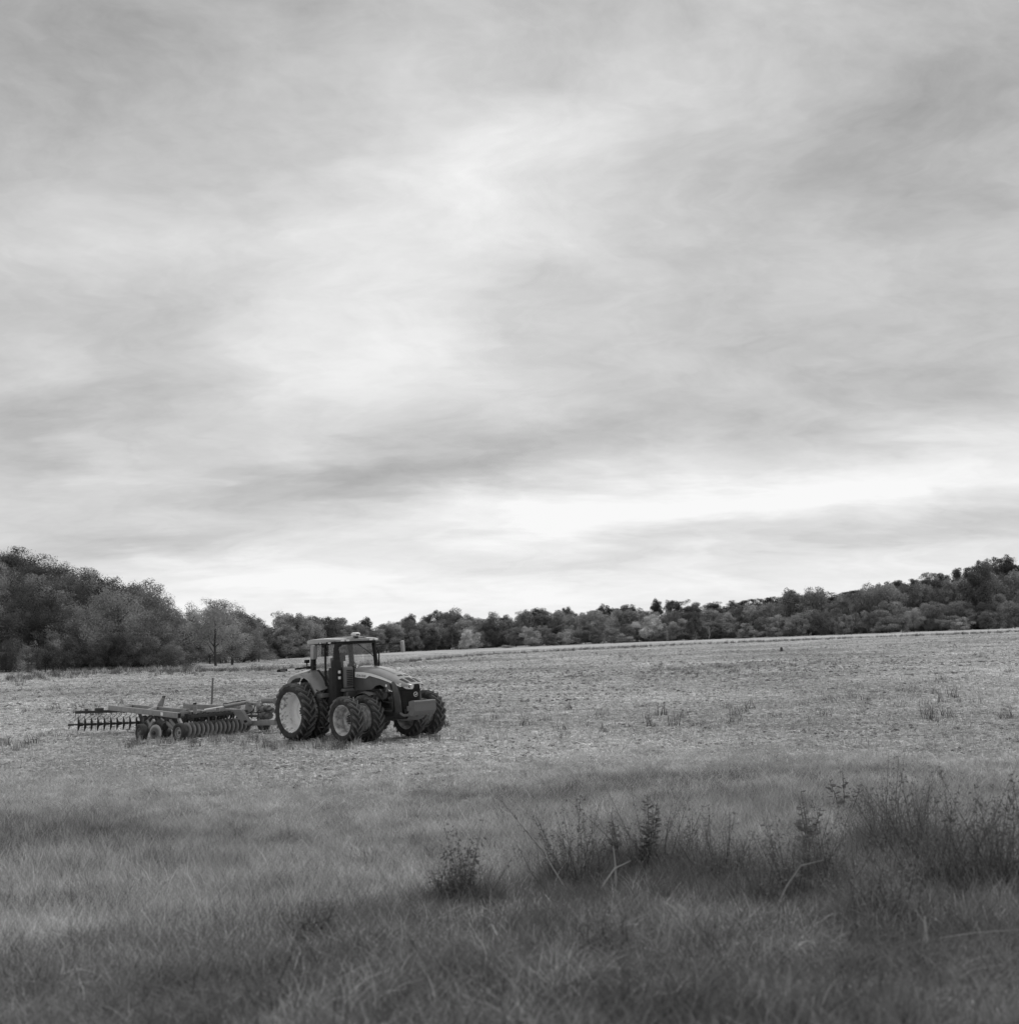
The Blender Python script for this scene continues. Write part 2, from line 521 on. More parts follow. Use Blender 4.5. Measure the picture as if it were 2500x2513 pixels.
fine = gnoise(5.0, 6, .75)
straw = gnoise(1.6, 5, .8, (1, .35, 1))
v = gmath('MULTIPLY', gramp(big, .35, .65, .44, .56), gramp(mid, .3, .7, .92, 1.08))
v = gmath('MULTIPLY', v, gramp(fine, .3, .7, .62, 1.3))
v = gmath('MULTIPLY', v, gramp(straw, .35, .65, .88, 1.10))
t.links.new(v, b.inputs['Base Color'])
bp = t.nodes.new('ShaderNodeBump'); bp.inputs['Strength'].default_value = .8; bp.inputs['Distance'].default_value = .12
t.links.new(gmath('ADD', fine, gmath('MULTIPLY', mid, .6)), bp.inputs['Height'])
t.links.new(bp.outputs[0], b.inputs['Normal'])
ground = link('ground', ground_me, gm_)
tag(ground, 'dry pale harvested field rising gently to the woods on the right', kind='structure')

# ------------------------------------------------------------------ scatter: small source meshes set out on points by geometry nodes
def leafy(name, v, v2, trans=0.35, objrand=.25, patch=0.0, pscale=.2):
    """plant material: diffuse with some light through, per-instance tone and broad patches by place"""
    m = bpy.data.materials.new(name); m.use_nodes = True
    t = m.node_tree; t.nodes.clear()
    o = t.nodes.new('ShaderNodeOutputMaterial')
    d = t.nodes.new('ShaderNodeBsdfDiffuse'); tr = t.nodes.new('ShaderNodeBsdfTranslucent')
    mx = t.nodes.new('ShaderNodeMixShader'); mx.inputs[0].default_value = trans
    oi = t.nodes.new('ShaderNodeObjectInfo')
    geo = t.nodes.new('ShaderNodeNewGeometry')
    n = t.nodes.new('ShaderNodeTexNoise'); n.inputs['Scale'].default_value = 1.7; n.inputs['Detail'].default_value = 4
    t.links.new(geo.outputs['Position'], n.inputs['Vector'])
    r1 = t.nodes.new('ShaderNodeMapRange'); t.links.new(n.outputs[0], r1.inputs[0])
    r1.inputs['From Min'].default_value = .35; r1.inputs['From Max'].default_value = .65
    r1.inputs['To Min'].default_value = v; r1.inputs['To Max'].default_value = v2
    r2 = t.nodes.new('ShaderNodeMapRange'); t.links.new(oi.outputs['Random'], r2.inputs[0])
    r2.inputs['To Min'].default_value = 1 - objrand; r2.inputs['To Max'].default_value = 1 + objrand
    mu = t.nodes.new('ShaderNodeMath'); mu.operation = 'MULTIPLY'
    t.links.new(r1.outputs[0], mu.inputs[0]); t.links.new(r2.outputs[0], mu.inputs[1])
    c = mu.outputs[0]
    if patch:
        n2 = t.nodes.new('ShaderNodeTexNoise'); n2.inputs['Scale'].default_value = pscale; n2.inputs['Detail'].default_value = 3
        t.links.new(geo.outputs['Position'], n2.inputs['Vector'])
        r3 = t.nodes.new('ShaderNodeMapRange'); t.links.new(n2.outputs[0], r3.inputs[0])
        r3.inputs['From Min'].default_value = .35; r3.inputs['From Max'].default_value = .65
        r3.inputs['To Min'].default_value = 1 - patch; r3.inputs['To Max'].default_value = 1 + patch
        m2 = t.nodes.new('ShaderNodeMath'); m2.operation = 'MULTIPLY'
        t.links.new(c, m2.inputs[0]); t.links.new(r3.outputs[0], m2.inputs[1])
        c = m2.outputs[0]
    at_ = t.nodes.new('ShaderNodeAttribute'); at_.attribute_name = 'tone'
    ad = t.nodes.new('ShaderNodeMath'); ad.operation = 'ADD'; ad.inputs[1].default_value = 1.0
    t.links.new(at_.outputs['Fac'], ad.inputs[0])
    m3 = t.nodes.new('ShaderNodeMath'); m3.operation = 'MULTIPLY'
    t.links.new(c, m3.inputs[0]); t.links.new(ad.outputs[0], m3.inputs[1])
    t.links.new(m3.outputs[0], d.inputs[0]); t.links.new(m3.outputs[0], tr.inputs[0])
    t.links.new(d.outputs[0], mx.inputs[1]); t.links.new(tr.outputs[0], mx.inputs[2])
    t.links.new(mx.outputs[0], o.inputs[0])
    return m
def scatter(name, sources, pts, rots, scales, label, picks=None):
    """one 'stuff' object whose points carry copies of the source meshes"""
    c = bpy.data.collections.new(name + '_pieces')
    for i, (me, m) in enumerate(sources):
        o = bpy.data.objects.new('%s_piece_%02d' % (name, i), me)
        if not me.materials: me.materials.append(m)
        c.objects.link(o)
    n = len(pts)
    me = bpy.data.meshes.new(name)
    me.vertices.add(n); me.vertices.foreach_set('co', np.asarray(pts, np.float32).ravel())
    a = me.attributes.new('rot', 'FLOAT_VECTOR', 'POINT'); a.data.foreach_set('vector', np.asarray(rots, np.float32).ravel())
    a = me.attributes.new('scl', 'FLOAT_VECTOR', 'POINT'); a.data.foreach_set('vector', np.asarray(scales, np.float32).ravel())
    pk = rng.integers(0, len(sources), n) if picks is None else picks
    a = me.attributes.new('pick', 'INT', 'POINT'); a.data.foreach_set('value', np.asarray(pk, np.int32))
    o = bpy.data.objects.new(name, me); col.objects.link(o)
    ng = bpy.data.node_groups.new(name, 'GeometryNodeTree')
    ng.interface.new_socket('Geometry', in_out='INPUT', socket_type='NodeSocketGeometry')
    ng.interface.new_socket('Geometry', in_out='OUTPUT', socket_type='NodeSocketGeometry')
    gi, go = ng.nodes.new('NodeGroupInput'), ng.nodes.new('NodeGroupOutput')
    ci = ng.nodes.new('GeometryNodeCollectionInfo')
    ci.inputs['Collection'].default_value = c
    ci.inputs['Separate Children'].default_value = True
    ci.inputs['Reset Children'].default_value = True
    ip = ng.nodes.new('GeometryNodeInstanceOnPoints')
    ip.inputs['Pick Instance'].default_value = True
    def attr(nm, ty):
        q = ng.nodes.new('GeometryNodeInputNamedAttribute'); q.data_type = ty; q.inputs['Name'].default_value = nm
        return q.outputs['Attribute']
    e2r = ng.nodes.new('FunctionNodeEulerToRotation')
    ng.links.new(attr('rot', 'FLOAT_VECTOR'), e2r.inputs[0])
    ng.links.new(gi.outputs[0], ip.inputs['Points'])
    ng.links.new(ci.outputs[0], ip.inputs['Instance'])
    ng.links.new(attr('pick', 'INT'), ip.inputs['Instance Index'])
    ng.links.new(e2r.outputs[0], ip.inputs['Rotation'])
    ng.links.new(attr('scl', 'FLOAT_VECTOR'), ip.inputs['Scale'])
    ng.links.new(ip.outputs[0], go.inputs[0])
    md = o.modifiers.new('scatter', 'NODES'); md.node_group = ng
    tag(o, label, kind='stuff')
    return o
def wedge_points(n, d0, d1, half=.47, power=1.0):
    """points in the view's ground sector, denser near (power > 1 thins with distance)"""
    u = rng.random(n)
    if power == 2: d = d0 * (d1 / d0) ** u
    else: d = np.sqrt(d0 ** 2 + u * (d1 ** 2 - d0 ** 2))
    x = (rng.random(n) * 2 - 1) * half * d * 1.04
    return x, d
def blades(n, h0, h1, spread, wid, lean, seg=3, bias=0.0, r=None):
    """tapered bent grass blades as one small mesh (numpy)"""
    r = r or np.random.default_rng(int(rng.integers(1 << 30)))
    vs, fs, tone = [], [], []
    for i in range(n):
        a, rr = r.random() * 6.283, spread * math.sqrt(r.random())
        bx, by = rr * math.cos(a), rr * math.sin(a)
        h = h0 + (h1 - h0) * r.random()
        da = r.random() * 6.283
        if r.random() < bias: da = r.choice([0.0, math.pi]) + r.normal() * .35
        ln = lean * (.4 + 1.0 * r.random())
        w = wid * (.6 + .8 * r.random())
        px_, py_ = -math.sin(da), math.cos(da)
        wa = r.random() * 3.14
        wx, wy = math.cos(wa), math.sin(wa)
        k = len(vs)
        tn = float(np.clip(r.normal() * .36, -.75, 1.1))
        ph = 0.0; X = 0.0; Z = 0.0
        for s in range(seg + 1):
            u = s / seg
            ww = w * (1 - u * .85) * .5
            vs.append((bx + X * math.cos(da) - wx * ww, by + X * math.sin(da) - wy * ww, Z))
            vs.append((bx + X * math.cos(da) + wx * ww, by + X * math.sin(da) + wy * ww, Z))
            tone += [tn, tn]
            ph = ln * (u + .15) * 1.25
            X += math.sin(min(ph, 1.75)) * h / seg
            Z += math.cos(min(ph, 1.75)) * h / seg
        for s in range(seg):
            fs.append((k + 2 * s, k + 2 * s + 1, k + 2 * s + 3, k + 2 * s + 2))
    me = np_mesh('grass', np.array(vs), np.array(fs), True)
    a = me.attributes.new('tone', 'FLOAT', 'POINT'); a.data.foreach_set('value', np.array(tone, np.float32))
    return me

# residue on the field: flat bits of stalk and leaf
def litter(n, size, l0, l1, w, lift, stand=.0):
    r = np.random.default_rng(int(rng.integers(1 << 30)))
    c = np.stack([(r.random(n) - .5) * size, (r.random(n) - .5) * size, r.random(n) * .02], 1)
    a = r.random(n) * 6.283
    el = np.abs(r.normal(size=n)) * lift
    st = r.random(n) < stand
    el = np.where(st, 1.1 + .4 * r.random(n), el)
    L = l0 + (l1 - l0) * r.random(n); L = np.where(st, L * .8, L)
    d = np.stack([np.cos(a) * np.cos(el), np.sin(a) * np.cos(el), np.sin(el)], 1) * L[:, None]
    W = w * (.5 + r.random(n))
    tl = r.normal(size=n) * .6
    s = np.stack([-np.sin(a) * np.cos(tl), np.cos(a) * np.cos(tl), np.sin(tl)], 1) * (W / 2)[:, None]
    up_ = np.stack([np.zeros(n), np.zeros(n), W * .4], 1)
    co = np.stack([c - s, c + s, c + d * .55 + s + up_, c + d * .55 - s + up_, c + d + s * .6, c + d - s * .6], 1).reshape(-1, 3)
    k = np.arange(n)[:, None] * 6
    fs = np.concatenate([k + np.array([[0, 1, 2, 3]]), k + np.array([[3, 2, 4, 5]])])
    me = np_mesh('litter', co, fs, False)
    tn = np.repeat(r.normal(size=n) * .20, 6)
    at_ = me.attributes.new('tone', 'FLOAT', 'POINT'); at_.data.foreach_set('value', tn.astype(np.float32))
    return me
def clods(n, size, r0, r1):
    m = MB()
    r = np.random.default_rng(int(rng.integers(1 << 30)))
    for i in range(n):
        bm = bmesh.new(); bmesh.ops.create_icosphere(bm, subdivisions=1, radius=1)
        q = r0 + (r1 - r0) * r.random() ** 2
        cx, cy = (r.random(2) - .5) * size
        vs = []
        for v in bm.verts:
            k = q * (.7 + .6 * r.random())
            vs.append((cx + v.co.x * k * 1.2, cy + v.co.y * k * 1.2, q * .2 + v.co.z * k * .75))
        fs = [tuple(v.index for v in f.verts) for f in bm.faces]
        bm.free()
        m.add(vs, fs)
    return m.mesh('clods', None)
straw_m = leafy('straw', .49, .66, trans=.25, objrand=.12, patch=.22, pscale=.045)
soil_m = leafy('soil_clod', .15, .27, trans=0, objrand=.35)
x, d = wedge_points(24000, 24, 340, power=2)
keep = (d > 30) | (rng.random(len(d)) < .5)
x, d = x[keep], d[keep]
n = len(x)
sc = np.clip(d / 50, .75, 3.0) * (.8 + .5 * rng.random(n))
scatter('field_residue', [(litter(90, 1.5, .07, .22, .028, .16, .025), straw_m) for i in range(6)],
        np.stack([x, d, terrain(x, d)], 1), np.stack([np.zeros(n), np.zeros(n), rng.random(n) * 6.283], 1),
        np.stack([sc, sc, sc * np.clip(45 / d, .22, 1)], 1), 'pale straw and leaf residue scattered over the harvested field')
x, d = wedge_points(15000, 27, 240, power=2)
pch = fbm(x / 9, d / 10, 21)
keep = rng.random(len(d)) < (S01((pch - .34) / .25) * .8 + .2) * np.clip(75 / d, .12, 1)
x, d = x[keep], d[keep]; n = len(x)
sc = np.clip(d / 60, .7, 1.6) * (.6 + .8 * rng.random(n))
scatter('soil_clods', [(clods(6, 1.5, .025, .085), soil_m) for i in range(6)],
        np.stack([x, d, terrain(x, d)], 1), np.stack([np.zeros(n), np.zeros(n), rng.random(n) * 6.283], 1),
        np.stack([sc, sc, sc], 1), 'dark broken soil clods lying among the straw of the field')

# ------------------------------------------------------------------ tractor (local x forward, y left, z up; origin under the rear axle)
tractor = empty('tractor', TR_O)
tractor.rotation_euler = (Matrix.Rotation(TR_H, 3, 'Z') @ Matrix.Rotation(TR_R, 3, 'X') @ Matrix.Rotation(-TR_P, 3, 'Y')).to_euler()
tag(tractor, 'dark tractor with dual wheels parked in the harvested field, facing right', 'tractor')

def tyre_mesh(R, w, rb, nlug, lugh, lugw):
    m = MB()
    r1 = R - lugh
    h = w / 2
    prof = [(rb, -h * .72), (rb + .03, -h * .86), (rb + (r1 - rb) * .35, -h * 1.0), (rb + (r1 - rb) * .65, -h * 1.02),
            (r1 - .05, -h * .97), (r1 - .012, -h * .84), (r1, -h * .5), (r1 + .004, 0)]
    prof = prof + [(r, -y) for r, y in prof[-2::-1]]
    m.lathe(prof, 64)
    nf = len(m.f)
    for side in (-1, 1):
        for i in range(nlug):
            a0 = 6.28319 * (i + (.5 if side > 0 else 0)) / nlug
            path = [(.0, -.10, R), (.30, .06, R), (.62, .21, R), (.93, .33, R - .012), (1.03, .37, R - .075 - .06 * (R - rb))]
            rings = []
            for k, (q, da, rr) in enumerate(path):
                y = side * (q * h) if k else -side * .03
                wl_ = lugw * (.62, .8, .95, 1.1, 1.1)[k]
                base_r = min(r1 - .02, rr - .03)
                ring = []
                for (dy, dr, f) in ((-.5, 0, 1.25), (-.5, 1, .9), (.5, 1, .9), (.5, 0, 1.25)):
                    rad_ = rr if dr else (base_r if k < 4 else rr - .03)
                    aa = a0 + da * (.95 / R) * .78 + dy * wl_ * f / R
                    ring.append(Vector((rad_ * math.cos(aa), y, rad_ * math.sin(aa))))
                rings.append(ring)
            m.loft(rings, close=True)
    me = m.mesh('tyre', 40)
    me.materials.append(rubber); me.materials.append(lug_rubber)
    me.polygons.foreach_set('material_index', [0] * nf + [1] * (len(me.polygons) - nf))
    return me
def rim_mesh(rl, w, dish, hub_r):
    """rim open towards -y; dish: how far inboard the disc sits"""
    m = MB()
    h = w * .36
    m.lathe([(rl, -h), (rl - .012, -h - .012), (rl - .035, -h), (rl - .05, -h + .04), (rl - .075, -h + .07), (rl - .085, -h + .17), (rl - .10, -h + .20),
             (rl - .12, -h + dish * .75), (rl * .84, -h + dish * .80), (rl * .80, -h + dish * .92), (rl * .66, -h + dish * .97), (rl * .60, -h + dish * .84), (rl * .48, -h + dish * .86), (rl * .46, -h + dish * .93),
             (rl * .43, -h + dish), (hub_r * 1.55, -h + dish), (hub_r * 1.5, -h + dish - .02), (0.001, -h + dish - .02)], 48)
    m.lathe([(rl, h), (rl - .012, h + .012), (rl - .035, h), (rl - .06, h - .05), (rl - .085, h - .1), (rl - .1, -h + dish)], 48)
    return m.mesh('rim', 30), -h + dish
def hub_mesh(y, hub_r, nb):
    m = MB()
    m.cyl((0, y + .05, 0), (0, y - .07, 0), hub_r, hub_r * .92, 20)
    m.cyl((0, y - .07, 0), (0, y - .09, 0), hub_r * .6, hub_r * .5, 16)
    for i in range(nb):
        a = 6.28319 * i / nb
        c, s = math.cos(a) * hub_r * 1.4, math.sin(a) * hub_r * 1.4
        m.cyl((c, y - .012, s), (c, y - .055, s), .024, n=6)
    return m.mesh('hub', 30)
def add_wheel_kind(R, w, rl, dish, hub_r, nlug, lugh, lugw, rim_mat, spots):
    ty = tyre_mesh(R, w, rl - .02, nlug, lugh, lugw)
    rm, hy = rim_mesh(rl, w, dish, hub_r); rm.materials.append(rim_mat)
    hb = hub_mesh(hy - .02, hub_r, 10); hb.materials.append(dark_metal)
    first = None
    for (x, y, z, spin, flip) in spots:
        wv = empty('wheel', (x, y, z), tractor)
        wv.rotation_euler = (0, spin, 0)
        link('tyre', ty, None, wv)
        q = link('rim', rm, None, wv)
        h_ = link('hub', hb, None, wv)
        if flip:
            q.rotation_euler = (0, 0, math.pi); h_.rotation_euler = (0, 0, math.pi)
RZ, FZ, WB = 1.0, .785, 3.12
add_wheel_kind(1.01, .50, .715, .54, .11, 21, .075, .075, wheel_paint,
               [(0, -1.66, RZ, .1, 0), (0, -.98, RZ, .3, 1), (0, .98, RZ, .5, 0), (0, 1.66, RZ, .2, 1)])
add_wheel_kind(.775, .42, .515, .36, .10, 19, .066, .070, mud_rim,
               [(WB, -1.74, FZ, .15, 0), (WB, -.90, FZ, .4, 1), (WB, .90, FZ, .2, 0), (WB, 1.74, FZ, .05, 1)])
# axles, chassis, driveline
m = MB()
m.cyl((0, -1.36, RZ), (0, 1.36, RZ), .10, n=18).cyl((0, -.55, RZ), (0, .55, RZ), .26, n=18)
m.box((.05, 0, .98), (1.1, .62, .75), bev=.08)
m.box((1.35, 0, .95), (1.7, .52, .55), bev=.06)
m.build('transmission', dark_metal, tractor)
m = MB()
m.cyl((WB, -1.52, FZ), (WB, 1.52, FZ), .085, n=16).cyl((WB, -.55, FZ), (WB, .55, FZ), .17, .17, 16)
m.box((WB, 0, FZ + .02), (.42, .75, .34), bev=.08)
for s in (-1, 1):
    m.cyl((WB, s * .56, FZ - .22), (WB, s * .56, FZ + .3), .09, n=12)
    m.cyl((WB - .3, s * .12, FZ + .02), (WB - .16, s * .52, FZ), .035, n=8)
m.build('front_axle', dark_metal, tractor)
m = MB()
m.box((3.1, 0, 1.28), (2.4, .50, .62), bev=.05)          # engine block
for i in range(5):
    m.cyl((2.45 + i * .3, -.26, 1.2 + .06 * (i % 2)), (2.6 + i * .3, -.40, 1.42), .07, n=10)
m.cyl((3.55, -.26, 1.45), (3.55, -.42, 1.5), .12, n=14).cyl((3.2, -.28, 1.62), (3.75, -.36, 1.38), .05, n=10)
m.tube([(3.0, -.34, 1.62), (3.25, -.42, 1.5), (3.4, -.38, 1.3), (3.8, -.36, 1.25)], .035)
m.tube([(3.3, -.36, 1.1), (3.6, -.5, 1.0), (3.9, -.4, .98)], .03)
m.box((3.86, -.33, 1.25), (.12, .12, .5), bev=.02).box((2.2, -.3, 1.5), (.5, .22, .4), bev=.03)
m.build('engine', dark_metal, tractor)
m = MB()
m.box((3.4, -.27, .93), (2.2, .10, .26), bev=.02).box((3.4, .27, .93), (2.2, .10, .26), bev=.02)
m.box((4.2, 0, .86), (.55, .62, .26), bev=.05)
m.build('chassis_rail', dark_metal, tractor)

# hood: cross-sections lofted from the cab to the nose
def hood_ring(x, zt, zs, w, crown):
    """half-arch from right to left: sides below the shoulder, crowned top"""
    pts = []
    for q in (-1, -.98, -.93, -.82, -.6, -.3, 0, .3, .6, .82, .93, .98, 1):
        u = abs(q)
        z = zt - crown * u * u - (0.04 * max(0, u - .9) / .1)
        pts.append(Vector((x, q * w, z)))
    return pts
TOP = [(1.90, 2.50, .44, .10), (2.2, 2.50, .45, .10), (2.6, 2.475, .455, .10), (3.0, 2.42, .455, .105), (3.4, 2.33, .455, .105),
       (3.8, 2.22, .455, .10), (4.15, 2.10, .455, .09), (4.4, 2.005, .45, .08), (4.6, 1.925, .42, .06), (4.70, 1.885, .36, .045), (4.74, 1.868, .28, .03)]
m = MB()
m.loft([hood_ring(x, z, 0, w, c) for x, z, w, c in TOP], caps=False)
# skirt edge of the top shell
def shell_side(x):
    xs = [q[0] for q in TOP]
    return (float(np.interp(x, xs, [q[1] - q[3] - .04 for q in TOP])), float(np.interp(x, xs, [q[2] for q in TOP])))
for s in (-1, 1):
    up_r, lo_r = [], []
    for x, z, w, c in TOP[:-2]:
        up_r.append(Vector((x, s * w, z - c - .04))); lo_r.append(Vector((x, s * (w + .006), z - c - .09)))
    m.loft([up_r, lo_r], caps=False)
m.build('hood', lit_body_paint, tractor, 40)
# side panels under the pale band
def side_poly(y, off):
    return None
for s in (-1, 1):
    y = s * .445
    up_z = lambda x: shell_side(x)[0] - .05
    pts = [(1.86, 1.66), (2.85, 1.70), (3.08, 1.83), (3.32, 1.86), (3.62, 1.76), (3.92, 1.66), (4.02, 1.62), (4.05, 1.90), (4.02, up_z(4.02)),
           (3.6, up_z(3.6)), (3.2, up_z(3.2)), (2.8, up_z(2.8)), (2.4, up_z(2.4)), (1.86, up_z(1.9))]
    MB().prism([(x, y - s * .03, z) for x, z in pts], (0, s * .03, 0)).build('side_panel', body_paint, tractor)
    # black step under the pale band, then the band with the maker's name
    zb = lambda x: shell_side(x)[0] - .055
    band = [(1.93, zb(1.93)), (2.4, zb(2.4)), (2.9, zb(2.9)), (3.4, zb(3.4)), (3.9, zb(3.9)), (4.25, zb(4.25)), (4.5, zb(4.5)),
            (4.42, zb(4.42) - .035), (4.1, zb(4.1) - .06), (3.7, zb(3.7) - .08), (3.3, zb(3.3) - .09), (2.74, zb(2.74) - .095), (2.54, zb(2.54) - .205), (1.93, zb(1.93) - .185)]
    dark = [(x, z - (.022 if i > 6 else 0)) for i, (x, z) in enumerate(band)]
    MB().prism([(x, y, z) for x, z in dark], (0, s * .006, 0)).build('band_edge', black_plastic, tractor)
    bo = MB().prism([(x, y, z) for x, z in band], (0, s * .012, 0)).build('hood_band', pale_paint, tractor)
    cu = bpy.data.curves.new('lettering', 'FONT'); cu.body = 'JOHN DEERE'; cu.size = .118; cu.extrude = .002; cu.shear = .25
    cu.align_x = 'LEFT'
    tmp = bpy.data.objects.new('lettering', cu); col.objects.link(tmp)
    me = bpy.data.meshes.new_from_object(tmp.evaluated_get(bpy.context.evaluated_depsgraph_get()))
    bpy.data.objects.remove(tmp)
    wmax = max(v.co.x for v in me.vertices)
    for v in me.vertices:
        v.co.x *= .56 / wmax
    lo = link('lettering', me, text_ink, bo)
    if s < 0:
        lo.matrix_local = Matrix.Translation((2.0, y + s * .0145, zb(2.2) - .165)) @ Matrix.Rotation(R_(3.0), 4, 'Y') @ Matrix.Rotation(R_(90), 4, 'X')
    else:
        lo.matrix_local = Matrix.Translation((2.56, y + s * .0145, zb(2.2) - .165)) @ Matrix.Rotation(R_(3.0), 4, 'Y') @ Matrix.Rotation(R_(180), 4, 'Z') @ Matrix.Rotation(R_(90), 4, 'X')
    # front side blade from the hood down to the weight bracket
    bl = [(3.98, 1.95), (4.08, 1.97), (4.30, 1.80), (4.37, 1.45), (4.44, .96), (4.14, .93), (4.06, 1.55)]
    MB().prism([(x, s * .415, z) for x, z in bl], (0, s * .055, 0)).build('side_blade', body_paint, tractor)
    MB().prism([(x, s * .47, z) for x, z in [(3.86, 1.90), (3.95, 1.86), (4.02, 1.68), (3.93, 1.72)]], (0, s * .006, 0)).build('side_slot', black_plastic, tractor)
    MB().cyl((3.66, s * .445, 1.83), (3.66, s * .458, 1.83), .045, n=12).build('round_badge', pale_paint, tractor)
    # corner lamp
    MB().box((4.40, s * .43, 1.855), (.10, .07, .10), bev=.025).build('corner_lamp', lamp_lens, tractor)
# nose under the hood lip: headlamp housing, lamps, grille
m = MB()
def nose_ring(z, x0, xm, w):
    pts = []
    for q in (-1, -.92, -.75, -.5, -.25, 0, .25, .5, .75, .92, 1):
        u = abs(q)
        x = xm - (xm - x0) * (u ** 4)
        pts.append(Vector((x, q * w, z)))
    return pts
m.loft([nose_ring(1.66, 4.30, 4.62, .40), nose_ring(1.15, 4.33, 4.60, .40), nose_ring(.93, 4.35, 4.52, .38), nose_ring(.86, 4.2, 4.42, .34)], caps=True)
m.build('grille', grille_mesh, tractor, 50)
m = MB()
m.loft([nose_ring(1.87, 4.36, 4.70, .42), nose_ring(1.78, 4.34, 4.70, .435), nose_ring(1.68, 4.33, 4.655, .43), nose_ring(1.655, 4.3, 4.62, .40)], caps=True)
m.build('lamp_housing', black_plastic, tractor, 50)
m = MB()
for z in np.linspace(1.06, 1.60, 10):
    r_ = nose_ring(z, 4.325, 4.612, .40)
    m.loft([[p + Vector((.004, 0, .006)) for p in r_], [p + Vector((.004, 0, -.006)) for p in r_]], caps=False)
m.build('grille_bar', black_plastic, tractor)
for s in (-1, 1):
    def np_(q, z, o):
        u = abs(q)
        return Vector((4.70 - .355 * (u ** 4) + o - (.03 if z < 1.72 else 0), q * .43, z))
    lt = [(.26, 1.845), (.36, 1.847), (.47, 1.849), (.58, 1.85), (.68, 1.851), (.78, 1.852), (.87, 1.845), (.93, 1.81)]
    lb = [(.34, 1.70), (.41, 1.70), (.49, 1.70), (.57, 1.702), (.65, 1.705), (.73, 1.712), (.80, 1.725), (.88, 1.76)]
    rows_ = [[np_(s * q, z, .016) for q, z in lt], [np_(s * (q + q2) / 2, (z + z2) / 2, .022) for (q, z), (q2, z2) in zip(lt, lb)], [np_(s * q, z, .026) for q, z in lb]]
    back = [[p - Vector((.03, 0, 0)) for p in r_] for r_ in rows_]
    a = MB().loft(rows_, caps=False).loft([rows_[0], back[0]], caps=False).loft([rows_[2], back[2]], caps=False).build('headlight', lamp_lens, tractor, 60)
    MB().prism([np_(s * .66, 1.84, .03), np_(s * .71, 1.84, .034), np_(s * .64, 1.745, .036), np_(s * .58, 1.745, .034)], (-.012, 0, 0)).build('lamp_divider', black_plastic, a)
    MB().prism([np_(s * .84, 1.84, .034), np_(s * .89, 1.80, .036), np_(s * .80, 1.745, .04), np_(s * .76, 1.76, .038)], (-.012, 0, 0)).build('running_light', lamp_white, a)
# emblem: pale shield with a dark leaping mark
em = MB().cyl((4.612, .02, 1.52), (4.632, .02, 1.52), .082, n=24).build('emblem', pale_paint, tractor)
E_ = lambda y, z: (4.636, .02 + y, 1.52 + z)
MB().prism([E_(q * math.cos(a), q * math.sin(a)) for q, a in [(.066, 6.28319 * i / 20) for i in range(20)]], (.002, 0, 0)).build('emblem_field', black_plastic, em)
MB().prism([(4.6395, .02 + y, 1.52 + z) for y, z in [(-.05, -.02), (-.02, .0), (.015, .012), (.03, .04), (.045, .036), (.036, .016), (.045, -.012), (.028, -.004), (.012, -.018), (-.015, -.02), (-.03, -.036)]], (.002, 0, 0)).build('emblem_mark', pale_paint, em)
# hood top openings and vents, laid along the shell
def hood_z(x, y):
    xs = [q[0] for q in TOP]
    z = float(np.interp(x, xs, [q[1] for q in TOP])); w = float(np.interp(x, xs, [q[2] for q in TOP])); c = float(np.interp(x, xs, [q[3] for q in TOP]))
    return z - c * (y / w) ** 2
def hood_patch(name, corners, material, lift=.004, n=5):
    """thin plate following the hood between four corners (x, y)"""
    mm = MB(); rings = []
    (a, b_, c, d_) = [Vector((q[0], q[1], 0)) for q in corners]
    for i in range(n + 1):
        row = []
        for k in range(n + 1):
            p = a.lerp(b_, i / n).lerp(d_.lerp(c, i / n), k / n)
            row.append(Vector((p.x, p.y, hood_z(p.x, p.y) + lift)))
        rings.append(row)
    mm.loft(rings, caps=False)
    lowr = [[p - Vector((0, 0, .004)) for p in r_] for r_ in rings]
    return mm.build(name, material, tractor)
for y0 in (-.20, .06):
    hood_patch('hood_slot', [(3.93, y0), (4.03, y0 + .01), (4.03, y0 + .20), (3.93, y0 + .19)], black_plastic, .005)
for y0, y1 in ((-.33, -.21), (-.12, .10), (.18, .33)):
    hood_patch('hood_vent', [(4.22, y0), (4.58, y0 * .9), (4.58, y1 * .9), (4.22, y1)], grille_mesh, .005)
for y0 in (-.17, .17):
    hood_patch('hood_crease', [(2.7, y0 - .012), (3.8, y0 - .012), (3.8, y0 + .012), (2.7, y0 + .012)], body_paint, .004, 6)

# front ballast: bracket and a row of suitcase weights
m = MB()
m.box((4.60, 0, 1.03), (.45, .30, .14), bev=.03)
m.box((4.72, -.32, 1.07), (.22, .08, .17), bev=.015).box((4.72, .32, 1.07), (.22, .08, .17), bev=.015)
m.tube([(4.38, -.44, .93), (4.55, -.46, .86), (4.72, -.40, .86), (4.80, -.34, 1.0)], .045, 8)
m.build('weight_bracket', cast_iron, tractor)
wp = [(4.80, 1.30), (4.92, 1.335), (5.08, 1.33), (5.11, 1.30), (5.11, 1.00), (4.99, .845), (4.84, .845), (4.80, .93)]
wmesh = MB().prism([(x, -.0235, z) for x, z in wp], (0, .047, 0)).mesh('weight')
wmesh.materials.append(cast_iron)
for i in range(18):
    o = link('weight', wmesh, None, tractor); o.location = (0, -.40 + .05 * i, 0)
MB().box((4.97, 0, 1.35), (.05, .10, .06), bev=.015).build('weight_handle', cast_iron, tractor)
m = MB()   # belly casting under the nose
